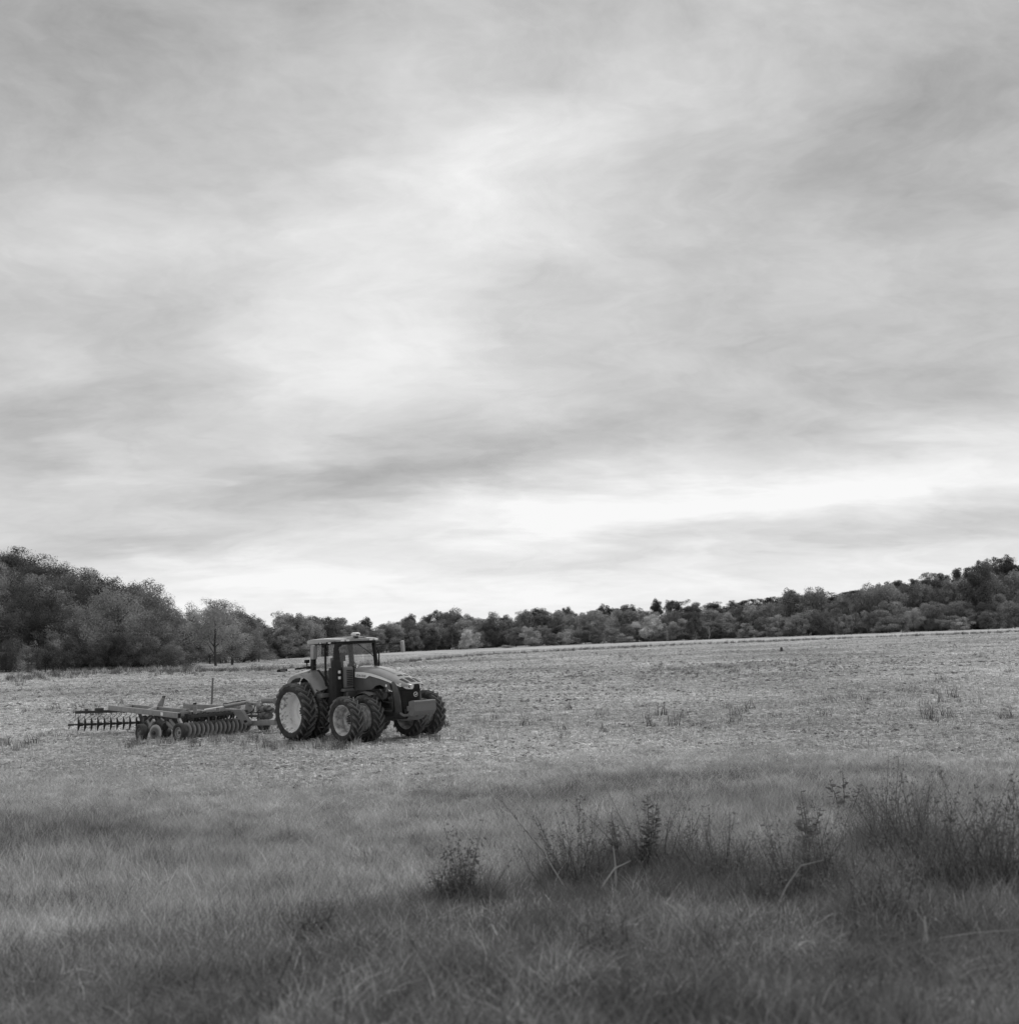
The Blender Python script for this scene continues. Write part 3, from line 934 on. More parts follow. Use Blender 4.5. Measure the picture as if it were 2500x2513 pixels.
m.loft([[Vector((4.05, q * .42, .95 - .12 * (1 - q * q))) for q in np.linspace(-1, 1, 9)], [Vector((4.5, q * .40, .90 - .14 * (1 - q * q))) for q in np.linspace(-1, 1, 9)],
        [Vector((4.78, q * .34, .90 - .10 * (1 - q * q))) for q in np.linspace(-1, 1, 9)], [Vector((4.6, q * .36, .74 - .06 * (1 - q * q))) for q in np.linspace(-1, 1, 9)],
        [Vector((4.05, q * .40, .72 - .08 * (1 - q * q))) for q in np.linspace(-1, 1, 9)]], caps=False)
m.build('front_support', cast_iron, tractor)
# front mudguards over the inner front wheels
for s in (-1, 1):
    rings = []
    for a in np.linspace(R_(62), R_(150), 12):
        rr = .85
        x, z = WB + rr * math.cos(a), FZ + rr * math.sin(a) * 1.02
        rings.append([Vector((x, s * .74, z - .01)), Vector((x, s * .9, z + .015)), Vector((x, s * 1.07, z - .02)), Vector((x * 1 , s * 1.07, z - .045)), Vector((x, s * .9, z - .005)), Vector((x, s * .74, z - .03))])
    MB().loft(rings, close=True).build('front_mudguard', black_plastic, tractor, 50)

# cab
CX0, CX1, CY = -.05, 1.62, .84
ZB, ZT = 1.75, 3.30
floor = MB().box((.85, 0, 1.62), (1.7, 1.5, .22), bev=.05).build('cab_floor', black_plastic, tractor)
PIL = [((-.02, -CY, 2.35), (-.06, -CY + .04, 3.34), .17, .14), ((-.02, CY, 2.35), (-.06, CY - .04, 3.34), .17, .14),
       ((1.58, -CY + .02, 1.7), (1.36, -CY + .04, 3.34), .15, .09), ((1.58, CY - .02, 1.7), (1.36, CY - .04, 3.34), .15, .09)]
for a, b_, w, d_ in PIL:
    MB().beam(a, b_, d_, w, (1, 0, 0), bev=.025).build('cab_pillar', black_plastic, tractor)
MB().beam((.72, -CY, 1.78), (.70, -CY + .03, 3.3), .05, .06, (1, 0, 0)).build('door_post', black_plastic, tractor)
m = MB()     # lower rear quarter following the fender
for s in (-1, 1):
    m.prism([(x, s * (CY - .06), z) for x, z in [(-.12, 2.30), (.25, 2.42), (.62, 2.12), (.9, 1.76), (1.6, 1.76), (1.6, 1.55), (.4, 1.5), (-.12, 1.7)]], (0, s * .05, 0))
m.build('cab_side', black_plastic, tractor)
def pane(pts, d_):
    MB().prism(pts, d_).build('window', glass, tractor, None)
for s in (-1, 1):
    pane([(x, s * (CY - .02 - (z - 2.4) * .03), z) for x, z in [(.08, 2.40), (.3, 2.44), (.64, 2.14), (.66, 3.28), (.02, 3.28)]], (0, s * .008, 0))
    pane([(x, s * (CY - .02 - (z - 2.4) * .03), z) for x, z in [(.75, 2.02), (.95, 1.8), (1.52, 1.8), (1.34, 3.28), (.74, 3.28)]], (0, s * .008, 0))
pane([(1.52, -.76, 2.05), (1.52, .76, 2.05), (1.37, .74, 3.28), (1.37, -.74, 3.28)], (.008, 0, 0))
pane([(-.06, -.72, 2.35), (-.06, .72, 2.35), (-.09, .70, 3.28), (-.09, -.70, 3.28)], (-.008, 0, 0))
MB().box((1.53, 0, 1.90), (.08, 1.5, .30), bev=.02).build('cab_cowl', black_plastic, tractor)
MB().box((-.06, 0, 2.05), (.08, 1.5, .60), bev=.02).build('cab_rear_wall', black_plastic, tractor)
m = MB()       # frame of the front window's lower corner on the left
m.tube([(1.54, .72, 2.75), (1.555, .72, 2.50), (1.56, .70, 2.44), (1.56, .3, 2.42)], .018, 6)
m.build('window_frame', black_plastic, tractor)
# roof
def roof_ring(x, zt, th, w, cr):
    qs = (-1, -.97, -.85, -.5, 0, .5, .85, .97, 1)
    top = [Vector((x, q * w, zt - cr * abs(q) ** 3 - (.04 if abs(q) == 1 else 0))) for q in qs]
    bot = [Vector((x, q * w * .99, zt - th)) for q in qs[::-1]]
    return top + bot
m = MB()
m.loft([roof_ring(-.36, 3.42, .07, .78, .02), roof_ring(-.30, 3.475, .16, .89, .03), roof_ring(-.1, 3.505, .20, .92, .035), roof_ring(.5, 3.515, .19, .93, .04), roof_ring(1.0, 3.51, .165, .93, .045),
        roof_ring(1.35, 3.495, .14, .92, .045), roof_ring(1.54, 3.475, .12, .89, .045), roof_ring(1.63, 3.45, .08, .83, .04)], close=True)
roof = m.build('roof', lit_body_paint, tractor, 40)
hl = MB().box((.62, 0, 3.315), (1.75, 1.62, .08), bev=.03).build('roof_lining', black_plastic, roof)
MB().prism([(.45, -.935, 3.36), (1.45, -.925, 3.375), (1.45, -.925, 3.315), (.55, -.935, 3.29)], (0, .02, 0)).build('roof_trim', black_plastic, roof)
for x, w in ((.62, .12), (.86, .24), (1.16, .14)):
    MB().box((x, -.938, 3.335), (w, .05, .045), bev=.012).build('roof_lamp', lamp_lens, roof)
for y in (-.72, -.5, .5, .72):
    MB().box((1.615, y, 3.395), (.05, .15, .06), bev=.015).build('roof_lamp', lamp_lens, roof)
hoodp = MB().prism([(.65, -.5, 3.508), (1.5, -.42, 3.488), (1.5, .42, 3.488), (.65, .5, 3.508)], (0, 0, .018)).build('roof_panel', lit_body_paint, roof)
# satellite receiver on the roof
m = MB()
prof = [(0.001, .0), (.10, .0), (.155, .03), (.17, .075), (.15, .12), (.10, .15), (.001, .16)]
m.lathe(prof, 20, Matrix.Translation((1.45, -.03, 3.52)) @ Matrix.Rotation(R_(90), 4, 'X'))
rc = m.build('satellite_receiver', white_plastic, tractor, 40)
MB().box((1.45, -.03, 3.50), (.14, .14, .06), bev=.01).build('receiver_bracket', black_plastic, rc)
MB().box((1.45, -.03, 3.695), (.14, .10, .035), bev=.01).build('receiver_cap', black_plastic, rc)
MB().box((1.62, -.06, 3.59), (.03, .12, .035), bev=.005).build('receiver_slot', black_plastic, rc)
# inside: seat, console, steering
m = MB().box((.42, .05, 2.13), (.52, .50, .14), bev=.05).box((.17, .05, 2.48), (.15, .48, .66), (0, -.12, 0), bev=.05).box((.11, .05, 2.88), (.10, .28, .20), bev=.04)
m.build('seat', cloth, tractor)
MB().box((.45, -.36, 2.28), (.55, .16, .12), bev=.03).box((.45, -.34, 1.95), (.5, .2, .5), bev=.03).build('armrest_console', black_plastic, tractor)
m = MB().cyl((1.25, .05, 1.7), (1.05, .05, 2.42), .055, n=10)
m.lathe([(.19, -.015), (.205, 0), (.19, .015), (.175, 0), (.19, -.015)], 24, Matrix.Translation((1.03, .05, 2.46)) @ Matrix.Rotation(R_(-65), 4, 'Y') @ Matrix.Rotation(R_(90), 4, 'X'))
m.beam((1.03, -.13, 2.46), (1.03, .23, 2.46), .03, .02)
m.build('steering_wheel', black_plastic, tractor)
m = MB().box((1.12, -.38, 2.83), (.07, .26, .30), (0, 0, .3), bev=.02).cyl((1.14, -.38, 2.1), (1.12, -.38, 2.7), .02, n=8)
m.box((1.2, -.2, 2.3), (.34, .5, .35), bev=.06)
m.build('display_screen', black_plastic, tractor)
m = MB().tube([(1.40, .1, 3.25), (1.50, .45, 2.98), (1.54, .66, 2.80)], .014, 6)
m.build('windscreen_wiper', black_plastic, tractor)
# exhaust tower ahead of the cab's right corner
m = MB().loft([[Vector((x, y, z)) for x, y in ((1.30, -1.12), (1.30, -.66), (1.60, -.68), (1.62, -.76), (1.60, -1.02), (1.52, -1.12))] for z in (1.30, 2.40)] +
              [[Vector((1.45 + (x - 1.45) * .9, -.89 + (y + .89) * .9, 2.48)) for x, y in ((1.30, -1.12), (1.30, -.66), (1.60, -.68), (1.62, -.76), (1.60, -1.02), (1.52, -1.12))]], close=True)
tow = m.build('exhaust_tower', black_plastic, tractor, 30)
for z in (2.325, 2.125):
    MB().box((1.617, -.90, z), (.03, .13, .125), bev=.03).build('lamp_bezel', black_plastic, tow)
    MB().box((1.634, -.90, z), (.03, .10, .10), bev=.03).build('work_lamp', lamp_white, tow)
m = MB().loft([[Vector((1.43 + s * a, -.88 + q * b_, z)) for s, q in ((-1, -.6), (-.6, -1), (.6, -1), (1, -.6), (1, .6), (.6, 1), (-.6, 1), (-1, .6))] for z, a, b_ in ((2.46, .14, .16), (2.62, .14, .16), (2.72, .10, .11), (2.76, .075, .085))], close=True)
m.tube([(1.43, -.88, 2.74), (1.43, -.88, 3.0), (1.43, -.87, 3.12), (1.46, -.82, 3.24), (1.52, -.72, 3.34), (1.55, -.66, 3.38)], [.085, .085, .09, .095, .095, .09], 14)
m.build('exhaust_stack', black_plastic, tractor, 40)
# slatted cooling panel between tower and hood
pn = MB().box((1.74, -.60, 2.13), (.20, .36, .72), bev=.05).build('cooling_panel', cast_iron, tractor)
for i in range(9):
    MB().box((1.848, -.62, 1.87 + .062 * i), (.012, .24, .03)).build('panel_slat', black_plastic, pn)
MB().box((1.80, -.44, 2.12), (.10, .05, .80), bev=.01).build('panel_seal', black_plastic, tractor)
MB().box((1.66, -.62, 1.70), (.36, .46, .10), bev=.02).build('step_plate', cast_iron, tractor)
MB().box((1.62, -.50, 1.52), (.5, .5, .26), bev=.04).build('battery_box', body_paint, tractor)
# fenders over the rear wheels
for s in (-1, 1):
    arc = [(-1.12, 1.92), (-1.02, 2.10), (-.85, 2.22), (-.60, 2.295), (-.30, 2.32), (.0, 2.305), (.22, 2.23), (.40, 2.06), (.55, 1.88), (.70, 1.66)]
    rings = []
    for i, (x, z) in enumerate(arc):
        k = i / (len(arc) - 1)
        x2, z2 = x * .93 + .02, z - .10
        rings.append([Vector((x + .12 * k, s * .70, z + .12)), Vector((x + .10 * k, s * .86, z + .10)), Vector((x + .02, s * 1.10, z + .035)), Vector((x, s * 1.22, z)), Vector((x - .01, s * 1.27, z - .05)), Vector((x2, s * 1.27, z2 - .06)),
                      Vector((x2, s * 1.23, z2 - .05)), Vector((x - .03, s * 1.18, z - .05)), Vector((x - .02, s * .9, z + .03)), Vector((x, s * .70, z + .05))])
    MB().loft(rings, close=True).build('fender', lit_body_paint if s else body_paint, tractor, 45)
    MB().prism([(x, s * .72, z) for x, z in [(-1.0, 1.3), (-.98, 2.02), (-.6, 2.24), (.0, 2.26), (.3, 2.1), (.62, 1.62), (.62, 1.2)]], (0, s * .04, 0)).build('fender_liner', black_plastic, tractor)
    # marker arm behind the cab with its lamp
    m = MB().beam((-.22, s * .95, 2.50), (-.60, s * 1.50, 2.455), .05, .06).box((-.22, s * .9, 2.5), (.10, .16, .10), bev=.01)
    ar = m.build('marker_arm', black_plastic, tractor)
    MB().beam((-.47, s * 1.32, 2.472), (-.62, s * 1.53, 2.452), .055, .065).build('reflector', pale_paint, ar)
    MB().beam((-.62, s * 1.53, 2.452), (-.80, s * 1.85, 2.43), .07, .09, bev=.02).build('warning_lamp', black_plastic, ar)
    MB().beam((-.645, s * 1.575, 2.452), (-.77, s * 1.79, 2.436), .075, .05, bev=.01).build('lamp_lens', cast_iron, ar)
m = MB().cyl((-.28, -.93, 2.52), (-.28, -.93, 2.66), .022, n=8).box((-.28, -.93, 2.72), (.12, .16, .12), bev=.02)
m.build('rear_work_lamp', black_plastic, tractor)
# mirrors
m = MB().box((.33, -1.04, 3.04), (.14, .24, .50), (0, .05, .35), bev=.03)
mi = m.build('mirror', mirror_shell, tractor)
MB().tube([(1.36, -.84, 3.36), (.9, -1.0, 3.33), (.36, -1.03, 3.28)], .016, 6).build('mirror_arm', black_plastic, mi)
m = MB().box((1.60, 1.92, 3.10), (.10, .20, .42), (0.12, 0, .5), bev=.03)
mi = m.build('mirror', mirror_shell, tractor)
MB().tube([(1.40, .84, 3.20), (1.52, 1.4, 3.22), (1.58, 1.9, 3.24)], .026, 6).build('mirror_arm', black_plastic, mi)
MB().tube([(1.40, .98, 2.40), (1.40, 1.0, 2.9), (1.36, .93, 3.1)], .026, 6).build('grab_rail', black_plastic, tractor)
# fuel tank, platform box and ladder on the right side
MB().box((.75, -.72, 1.10), (1.1, .46, .72), bev=.10).build('fuel_tank', black_plastic, tractor)
MB().box((.70, -1.02, 1.53), (.62, .38, .14), bev=.02).build('tool_box', cast_iron, tractor)
m = MB()
m.beam((.52, -1.14, 1.46), (.52, -1.14, .42), .03, .04, (1, 0, 0)).beam((.92, -1.14, 1.46), (.92, -1.14, .42), .03, .04, (1, 0, 0))
ld = m.build('ladder', dark_metal, tractor)
for z in (.45, .78, .90, 1.12, 1.32):
    MB().box((.72, -1.15, z), (.40, .10, .03)).build('rung', cast_iron, ld)
MB().beam((1.0, -.86, 1.8), (1.0, -.86, 2.45), .03, .03, (1, 0, 0)).build('hand_rail', black_plastic, tractor)
# rear hitch: lift arms, cylinders, drawbar
m = MB()
for s in (-1, 1):
    m.beam((-.35, s * .30, .75), (-1.25, s * .42, .62), .06, .12).beam((-.3, s * .30, 1.45), (-.85, s * .36, 1.55), .07, .13)
    m.cyl((-.82, s * .36, 1.55), (-.95, s * .40, .68), .035, n=8).cyl((-.45, s * .2, .9), (-.8, s * .33, 1.5), .05, n=10)
m.cyl((-.4, 0, 1.3), (-1.15, 0, 1.12), .045, n=10)
m.build('lift_arm', dark_metal, tractor)
m = MB().box((-.55, 0, 1.25), (.30, .5, .55), bev=.04)
for i in range(6):
    m.cyl((-.70, -.2 + .08 * i, 1.35), (-.84, -.2 + .08 * i, 1.36), .028, n=8)
    m.tube([(-.84, -.2 + .08 * i, 1.36), (-1.1, -.18 + .07 * i, 1.30 - .03 * i), (-1.5, -.1 + .03 * i, .95), (-1.9, -.05, .78)], .018, 6)
m.build('hydraulic_coupler', cast_iron, tractor)
MB().beam((-.2, 0, .52), (-1.35, 0, .50), .11, .06, bev=.01).build('drawbar', cast_iron, tractor)

# ------------------------------------------------------------------ disc harrow behind the tractor
hb_ = on_ground(440, 47.5)
harrow = empty('disc_harrow', hb_)
tag(harrow, 'wide disc harrow with pale box beams hitched behind the tractor', 'disc harrow')
def hp(px, py, d):
    return at(px, py, d) - hb_
def hz(px, d):
    """harrow-space ground point"""
    return on_ground(px, d) - hb_
HF = Vector((math.cos(R_(-47)), math.sin(R_(-47)), 0)); HL = Vector((-HF.y, HF.x, 0))
def hpart(name, mb, material=None, parent=None, smooth=35):
    return mb.build(name, material or implement_paint, parent or harrow, smooth)
# long fore-and-aft beams with solid ends darkened as if open
A0, A1 = hp(270, 1737, 49.6), hp(440, 1756.5, 45.2)
B0, B1 = hp(318, 1733.5, 52.0), hp(460, 1746.5, 47.6)
def dark_end_beam(a, b_, w, h, name):
    x = (b_ - a).normalized()
    bm_ = hpart(name, MB().beam(a, b_, w, h, bev=.012))
    hpart('mouth_shade', MB().beam(b_ + x * .001, b_ + x * .006, w * .80, h * .80), black_plastic, bm_)  # dark plate on the solid end, inner shade put into the colour
    return bm_
ba = dark_end_beam(A0, A1, .15, .20, 'main_beam')
dark_end_beam(B0, B1, .15, .18, 'main_beam')
xa = (A1 - A0).normalized(); ya = Vector((0, 0, 1)).cross(xa).normalized()
for u, w in ((.155, .22), (.235, .22), (.79, .18)):
    p = A0.lerp(A1, u) - ya * .0765
    hpart('decal_plate', MB().beam(p - xa * w * .5, p + xa * w * .5, .006, .12), pale_paint if u > .5 else steel, ba)
hpart('cross_brace', MB().beam(hp(362, 1745, 47.3), hp(388, 1735.5, 50.2), .12, .12, bev=.01))
hpart('cross_beam', MB().beam(hp(285, 1737, 49.8), hp(330, 1733.5, 52), .12, .12, bev=.01))
# front cross beam and the one beyond
C0 = hp(446, 1752, 45.6); C1 = hp(560, 1745.5, 48.6)
hpart('cross_beam', MB().beam(C0, C1, .16, .20, bev=.012))
for u in (.16, .40):
    p = C0.lerp(C1, u)
    q = p + HF * .28 - Vector((0, 0, .02))
    dark_end_beam(p, q, .16, .18, 'stub_beam')
hpart('cross_beam', MB().beam(hp(452, 1733.5, 50.2), hp(545, 1737.5, 49.4), .16, .20, bev=.012))
hpart('cross_beam', MB().beam(hp(478, 1732.5, 51.5), hp(590, 1735, 51), .14, .14, bev=.012))
# tapered uprights with dark tips (wing stops)
for (x0, x1, yb, xt, yt, d) in ((382, 394, 1738, 398.6, 1709, 49.9), (461, 474, 1747, 474.6, 1725.5, 47.4)):
    pl_ = [hp(x0, yb, d), hp(x1, yb, d), hp(xt + 1.6, yt + 3, d), hp(xt - 1.2, yt + 3, d)]
    k = hpart('wing_stop', MB().prism(pl_, HL * .10))
    hpart('stop_pad', MB().prism([hp(xt - 1.4, yt + 3, d), hp(xt + 1.9, yt + 3, d), hp(xt + 1.7, yt, d), hp(xt - .8, yt, d)], HL * .11), black_plastic, k)
# swan neck down to the tongue, tongue, hydraulic ram
d0 = 47.2
neck = [(546, 1745), (566, 1741), (590, 1741.5), (607, 1766), (610.5, 1776), (602, 1780), (574, 1753), (546, 1753.5)]
nk = hpart('swan_neck', MB().prism([hp(x, y, d0) for x, y in neck], HL * .14))
hpart('pivot_pin', MB().cyl(hp(602.5, 1770.5, d0) - HL * .05, hp(602.5, 1770.5, d0) + HL * .2, .045, n=12), black_plastic, nk)
T0, T1 = hp(609, 1775.5, 48.05), at(676, 1773.5, 45.9) - hb_
hpart('tongue', MB().beam(T0, T1, .16, .19, bev=.015).beam(T0.lerp(T1, .45) + Vector((0, 0, .07)), T0.lerp(T1, 1.0) + Vector((0, 0, .05)), .12, .12, bev=.01))
R0, R1, R2 = hp(501, 1742.5, 47.9), hp(549, 1734.3, 48.2), hp(603, 1724.5, 48.8)
hpart('ram_rod', MB().cyl(R0, R1, .032, n=12), chrome)
rb_ = hpart('ram_barrel', MB().cyl(R1, R2, .075, n=16).cyl(R1, R1.lerp(R2, .05), .095, n=16))
hpart('ram_pipe', MB().tube([R1 + Vector((0, 0, .10)), R1.lerp(R2, .5) + Vector((0, 0, .11)), R2 + Vector((0, 0, .1))], .018, 6), black_plastic, rb_)
hpart('ram_bracket', MB().prism([hp(512, 1757, 47.8), hp(520, 1757, 47.8), hp(530, 1740, 47.9), hp(524, 1740, 47.9)], HL * .08)
      .prism([hp(536, 1750, 47.9), hp(546, 1750, 47.9), hp(548, 1737, 48), hp(540, 1737, 48)], HL * .08))
hpart('mast_plate', MB().prism([hp(604, 1722, 48.7), hp(612, 1722, 48.7), hp(624, 1745, 48.5), hp(612, 1752, 48.5), hp(600, 1741, 48.5)], HL * .06)
      .prism([hp(628, 1724, 48.4), hp(633, 1724, 48.4), hp(636, 1752, 48.2), hp(628, 1752, 48.2)], HL * .06))
hpart('mast_link', MB().beam(hp(602, 1726, 48.8), hp(630, 1729, 48.4), .07, .10).beam(hp(596, 1749, 48.5), hp(618, 1742, 48.4), .10, .16).beam(hp(632, 1742, 48.2), hp(648, 1719, 48), .05, .07))
hpart('top_cylinder', MB().cyl(hp(646, 1719.5, 47.8), hp(674, 1720, 47.2), .10, n=16).beam(hp(645, 1716, 47.8), hp(672, 1717, 47.2), .12, .05))
m = MB()
for i in range(7):
    a = hp(640 + 3.5 * i, 1738 + 2 * (i % 3), 47.8 - .1 * i); b_ = hp(630 + 4.5 * i, 1764 - (i % 2) * 5, 47.9 - .1 * i)
    m.tube([a, a.lerp(b_, .5) + Vector((.12 * (-1) ** i, .1, .06)), b_], .026, 6)
m.tube([hp(612, 1750, 48.4), hp(622, 1744, 48.3), hp(626, 1732, 48.2), hp(618, 1728, 48.4)], .02, 6)
m.tube([hp(520, 1748, 48), hp(560, 1747, 48.2), hp(600, 1752, 48.3), hp(640, 1748, 47.6), hp(668, 1742, 46.5)], .024, 6)
hpart('hydraulic_hose', m, black_plastic)
m = MB()
for (x, y, r) in ((640, 1736, .10), (648, 1741, .13), (656, 1737, .10), (664, 1743, .11), (652, 1752, .12), (644, 1757, .10), (660, 1757, .12)):
    c = hp(x, y, 47.5 - (x - 640) * .02)
    m.cyl(c - HF * .12, c + HF * .12, r, n=12)
m.box(hp(652, 1748, 47.6), (.5, .25, .35), (0, 0, R_(-47)), bev=.03)
hpart('valve_block', m, cast_iron)
hpart('spool_shaft', MB().cyl(hp(606, 1757, 48.6), hp(634, 1757, 48.3), .06, n=12).cyl(hp(616, 1757, 48.5), hp(619, 1757, 48.5), .11, n=12), cast_iron)

# gangs of discs
def disc_mesh(r, depth):
    prof = []
    for k in range(7):
        q = k / 6
        prof.append((max(.001, r * q), depth * (1 - q * q)))
    prof2 = [(max(.001, rr), y + .008) for rr, y in prof[::-1]]
    m = MB().lathe(prof + [(r, .004)] + prof2, 28)
    return m.mesh('disc', 30)
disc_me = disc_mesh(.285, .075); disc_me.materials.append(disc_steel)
disc_dark = disc_me.copy(); disc_dark.materials.clear(); disc_dark.materials.append(dark_steel)
def gang(a, b_, n, z_bar, shank, me, flip, barname, c_spring=False, bar_off=Vector((0, 0, 0)), u0=.03, u1=.97, axm=dark_steel):
    d_ = b_ - a; L = d_.length; x = d_.normalized()
    rot = x.to_track_quat('Y', 'Z').to_matrix().to_4x4()
    if flip: rot = rot @ Matrix.Rotation(math.pi, 4, 'Z')
    ax = hpart('gang_axle', MB().cyl(a - x * .12, b_ + x * .12, .035, n=10), axm)
    for i in range(n):
        p = a.lerp(b_, u0 + (u1 - u0) * i / (n - 1))
        o = link('disc', me, None, harrow)
        o.matrix_local = Matrix.Translation(p) @ rot @ Matrix.Rotation(i * 1.3, 4, 'Y')
    m = MB()
    for i in range(n - 1):
        p = a.lerp(b_, u0 + (u1 - u0) * (i + .5) / (n - 1)); q = x * (L / n * .33)
        m.cyl(p - q, p + q, .052 if i % 3 else .085, .052 if i % 3 else .06, n=10)
    hpart('axle_spool', m, axm)
    up_ = Vector((0, 0, z_bar)) + bar_off
    hpart(barname, MB().beam(a + up_ + x * .05, b_ + up_, .11, .11, bev=.01), dark_steel)
    return x, up_
G0, G1 = hp(181, 1779.0, 50.0), hp(352, 1773.5, 50.7)
gx_, gu = gang(G0, G1, 11, .50, 'scraper', disc_dark, False, 'gang_beam', u0=.06, u1=.98)
hpart('axle_end', MB().cyl(G0, G0 - gx_ * .22, .045, n=8).beam(G0 - gx_ * .18, G0 - gx_ * .18 - Vector((0, 0, .17)), .03, .03, (1, 0, 0)), dark_steel)
m = MB()
for i in range(14):
    p = G0.lerp(G1, .02 + .95 * i / 13) + gu
    s_ = -gx_ * .30 + Vector((0, -.12, 0))
    m.tube([p - Vector((0, 0, .05)), p - Vector((0, 0, .14)) + gx_ * .02, p - Vector((0, 0, .22)) + s_ * .25, p - Vector((0, 0, .34)) + s_ * .75], [.012, .012, .010, .006], 6)
hpart('scraper', m, dark_steel)
hpart('beam_clamp', MB().box(G0.lerp(G1, .36) + gu + Vector((0, 0, .09)), (.34, .16, .12), bev=.02).box(G0.lerp(G1, .18) + gu + Vector((0, 0, .03)), (.10, .16, .20), bev=.02).box(G0.lerp(G1, .72) + gu + Vector((0, 0, .02)), (.10, .16, .20), bev=.02), dark_steel)
hpart('gang_arm', MB().beam(G0.lerp(G1, .93) + gu, G0.lerp(G1, .93) + HF * .35 - Vector((0, 0, .02)), .08, .12).beam(G0.lerp(G1, .93) + HF * .3, G0.lerp(G1, .93) - HF * .1, .08, .1), dark_steel)
# rear gang carried on under the beams towards the left
G2, G3 = hp(352, 1773, 51.2), hp(455, 1766, 53.2)
gang(G2, G3, 8, .45, 'scraper', disc_dark, False, 'gang_beam')
# front gang
F0, F1 = hp(460, 1792, 45.4), hp(606, 1778, 48.2)
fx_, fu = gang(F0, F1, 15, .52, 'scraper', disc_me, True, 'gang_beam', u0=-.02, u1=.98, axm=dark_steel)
# outermost disc, nearest the camera
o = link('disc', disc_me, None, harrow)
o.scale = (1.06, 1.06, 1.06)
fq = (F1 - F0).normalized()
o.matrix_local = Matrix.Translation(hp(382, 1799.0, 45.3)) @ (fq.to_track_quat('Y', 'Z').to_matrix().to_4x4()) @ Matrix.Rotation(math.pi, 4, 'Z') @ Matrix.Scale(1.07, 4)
hpart('axle_nut', MB().cyl(hp(382, 1799.0, 45.3) - fq * .16, hp(382, 1799.0, 45.3), .05, n=10).cyl(hp(382, 1799.0, 45.3) - fq * .10, hp(382, 1799.0, 45.3) + fq * .3, .085, n=14), dark_steel)
# spring shanks looping between the front gang and its beam
for u in (.28, .40, .60, .69, .82, .92):
    c = F0.lerp(F1, u) + Vector((0, 0, .33)) - fq * 0 + HF * .06
    pts = []
    for k in range(13):
        a = R_(-100 + 270 * k / 12)
        pts.append(c + HF * (.19 * math.cos(a)) + Vector((0, 0, .17 * math.sin(a))) + fq * (.05 * (k / 12)))
    hpart('spring_shank', MB().tube(pts, .027, 8), cast_iron)
m = MB()
for i in range(18):
    p = F0.lerp(F1, .0 + .94 * i / 17) + Vector((0, 0, .46)) - HF * .2
    m.beam(p, p - Vector((0, 0, .30)) - HF * .14, .012, .07, (1, 0, 0))
hpart('scraper', m, dark_steel)
hpart('gang_hanger', MB().beam(F0.lerp(F1, .12) + fu, F0.lerp(F1, .12) + fu + Vector((0, 0, .35)), .12, .12, (1, 0, 0)).beam(F0.lerp(F1, .5) + fu, F0.lerp(F1, .5) + fu + Vector((0, 0, .22)), .12, .12, (1, 0, 0))
      .beam(F0.lerp(F1, .85) + fu, F0.lerp(F1, .85) + fu + Vector((0, 0, .22)), .12, .12, (1, 0, 0)))
hpart('gang_beam', MB().beam(hp(425, 1766, 46.4), hp(560, 1757, 49.6), .10, .10).beam(hp(380, 1760, 47), hp(470, 1758, 47.6), .10, .10), dark_steel)
# dark rails, hangers and cross ties packed above the front gang
m = MB()
for z, o_ in ((.46, .1), (.54, -.25), (.50, .3)):
    m.beam(F0 + Vector((0, 0, z)) + HF * o_, F0.lerp(F1, .68) + Vector((0, 0, z)) + HF * o_, .08, .09)
for i in range(9):
    p = F0.lerp(F1, .04 + .68 * i / 8)
    m.beam(p + Vector((0, 0, .56)) + HF * .3, p + Vector((0, 0, .42)) - HF * .25, .07, .10)
    m.box(p + Vector((0, 0, .40)) + HF * (.12 * (-1) ** i), (.16, .14, .18), (0, 0, i), bev=.02)
hpart('gang_frame', m, dark_steel)
m = MB()
for i in range(7):
    a = hp(372 + 12 * i, 1757 + 2 * (i % 3), 46.8); b_ = hp(366 + 13 * i, 1778 + 5 * (i % 2), 46.6)
    m.beam(a, b_, .07, .09)
m.cyl(hp(392, 1784, 46.2), hp(404, 1780, 46.6), .19, n=16).cyl(hp(398, 1800, 46.4), hp(412, 1797, 46.8), .17, n=16)
m.tube([hp(385, 1764, 46.5), hp(400, 1772, 46.2), hp(420, 1762, 46.3)], .03, 6)
hpart('lift_linkage', m, dark_steel)
# transport and gauge wheels
def small_tyre(R, w, rl):
    h = w / 2
    p = [(rl, -h * .7), (rl + .03, -h * .95), (rl + (R - rl) * .5, -h), (R - .03, -h * .9), (R - .005, -h * .6), (R, 0)]
    p += [(r, -y) for r, y in p[-2::-1]]
    return MB().lathe(p, 36).mesh('tyre', 40)
def small_rim(rl, w):
    h = w * .35
    m = MB().lathe([(rl, -h), (rl - .015, -h - .008), (rl - .03, -h), (rl - .05, -h * .4), (rl * .62, -h * .25), (rl * .55, -h * .5), (.001, -h * .5)], 28)
    m.lathe([(rl, h), (rl - .03, h), (rl - .05, -h * .3)], 28)
    m.cyl((0, -h * .4, 0), (0, -h * 1.3, 0), .055, .045, 12)
    return m.mesh('rim', 30)
st = small_tyre(.345, .26, .20); st.materials.append(rubber)
sr = small_rim(.205, .26); sr.materials.append(steel)
sg = sr.copy(); sg.materials.clear(); sg.materials.append(cast_iron)
wheels = [(349, 46.2, .0, sg), (443, 45.0, 0, sr), (491, 47.0, .05, sg), (527, 47.6, .05, sg), (646, 49.2, 0, sg)]
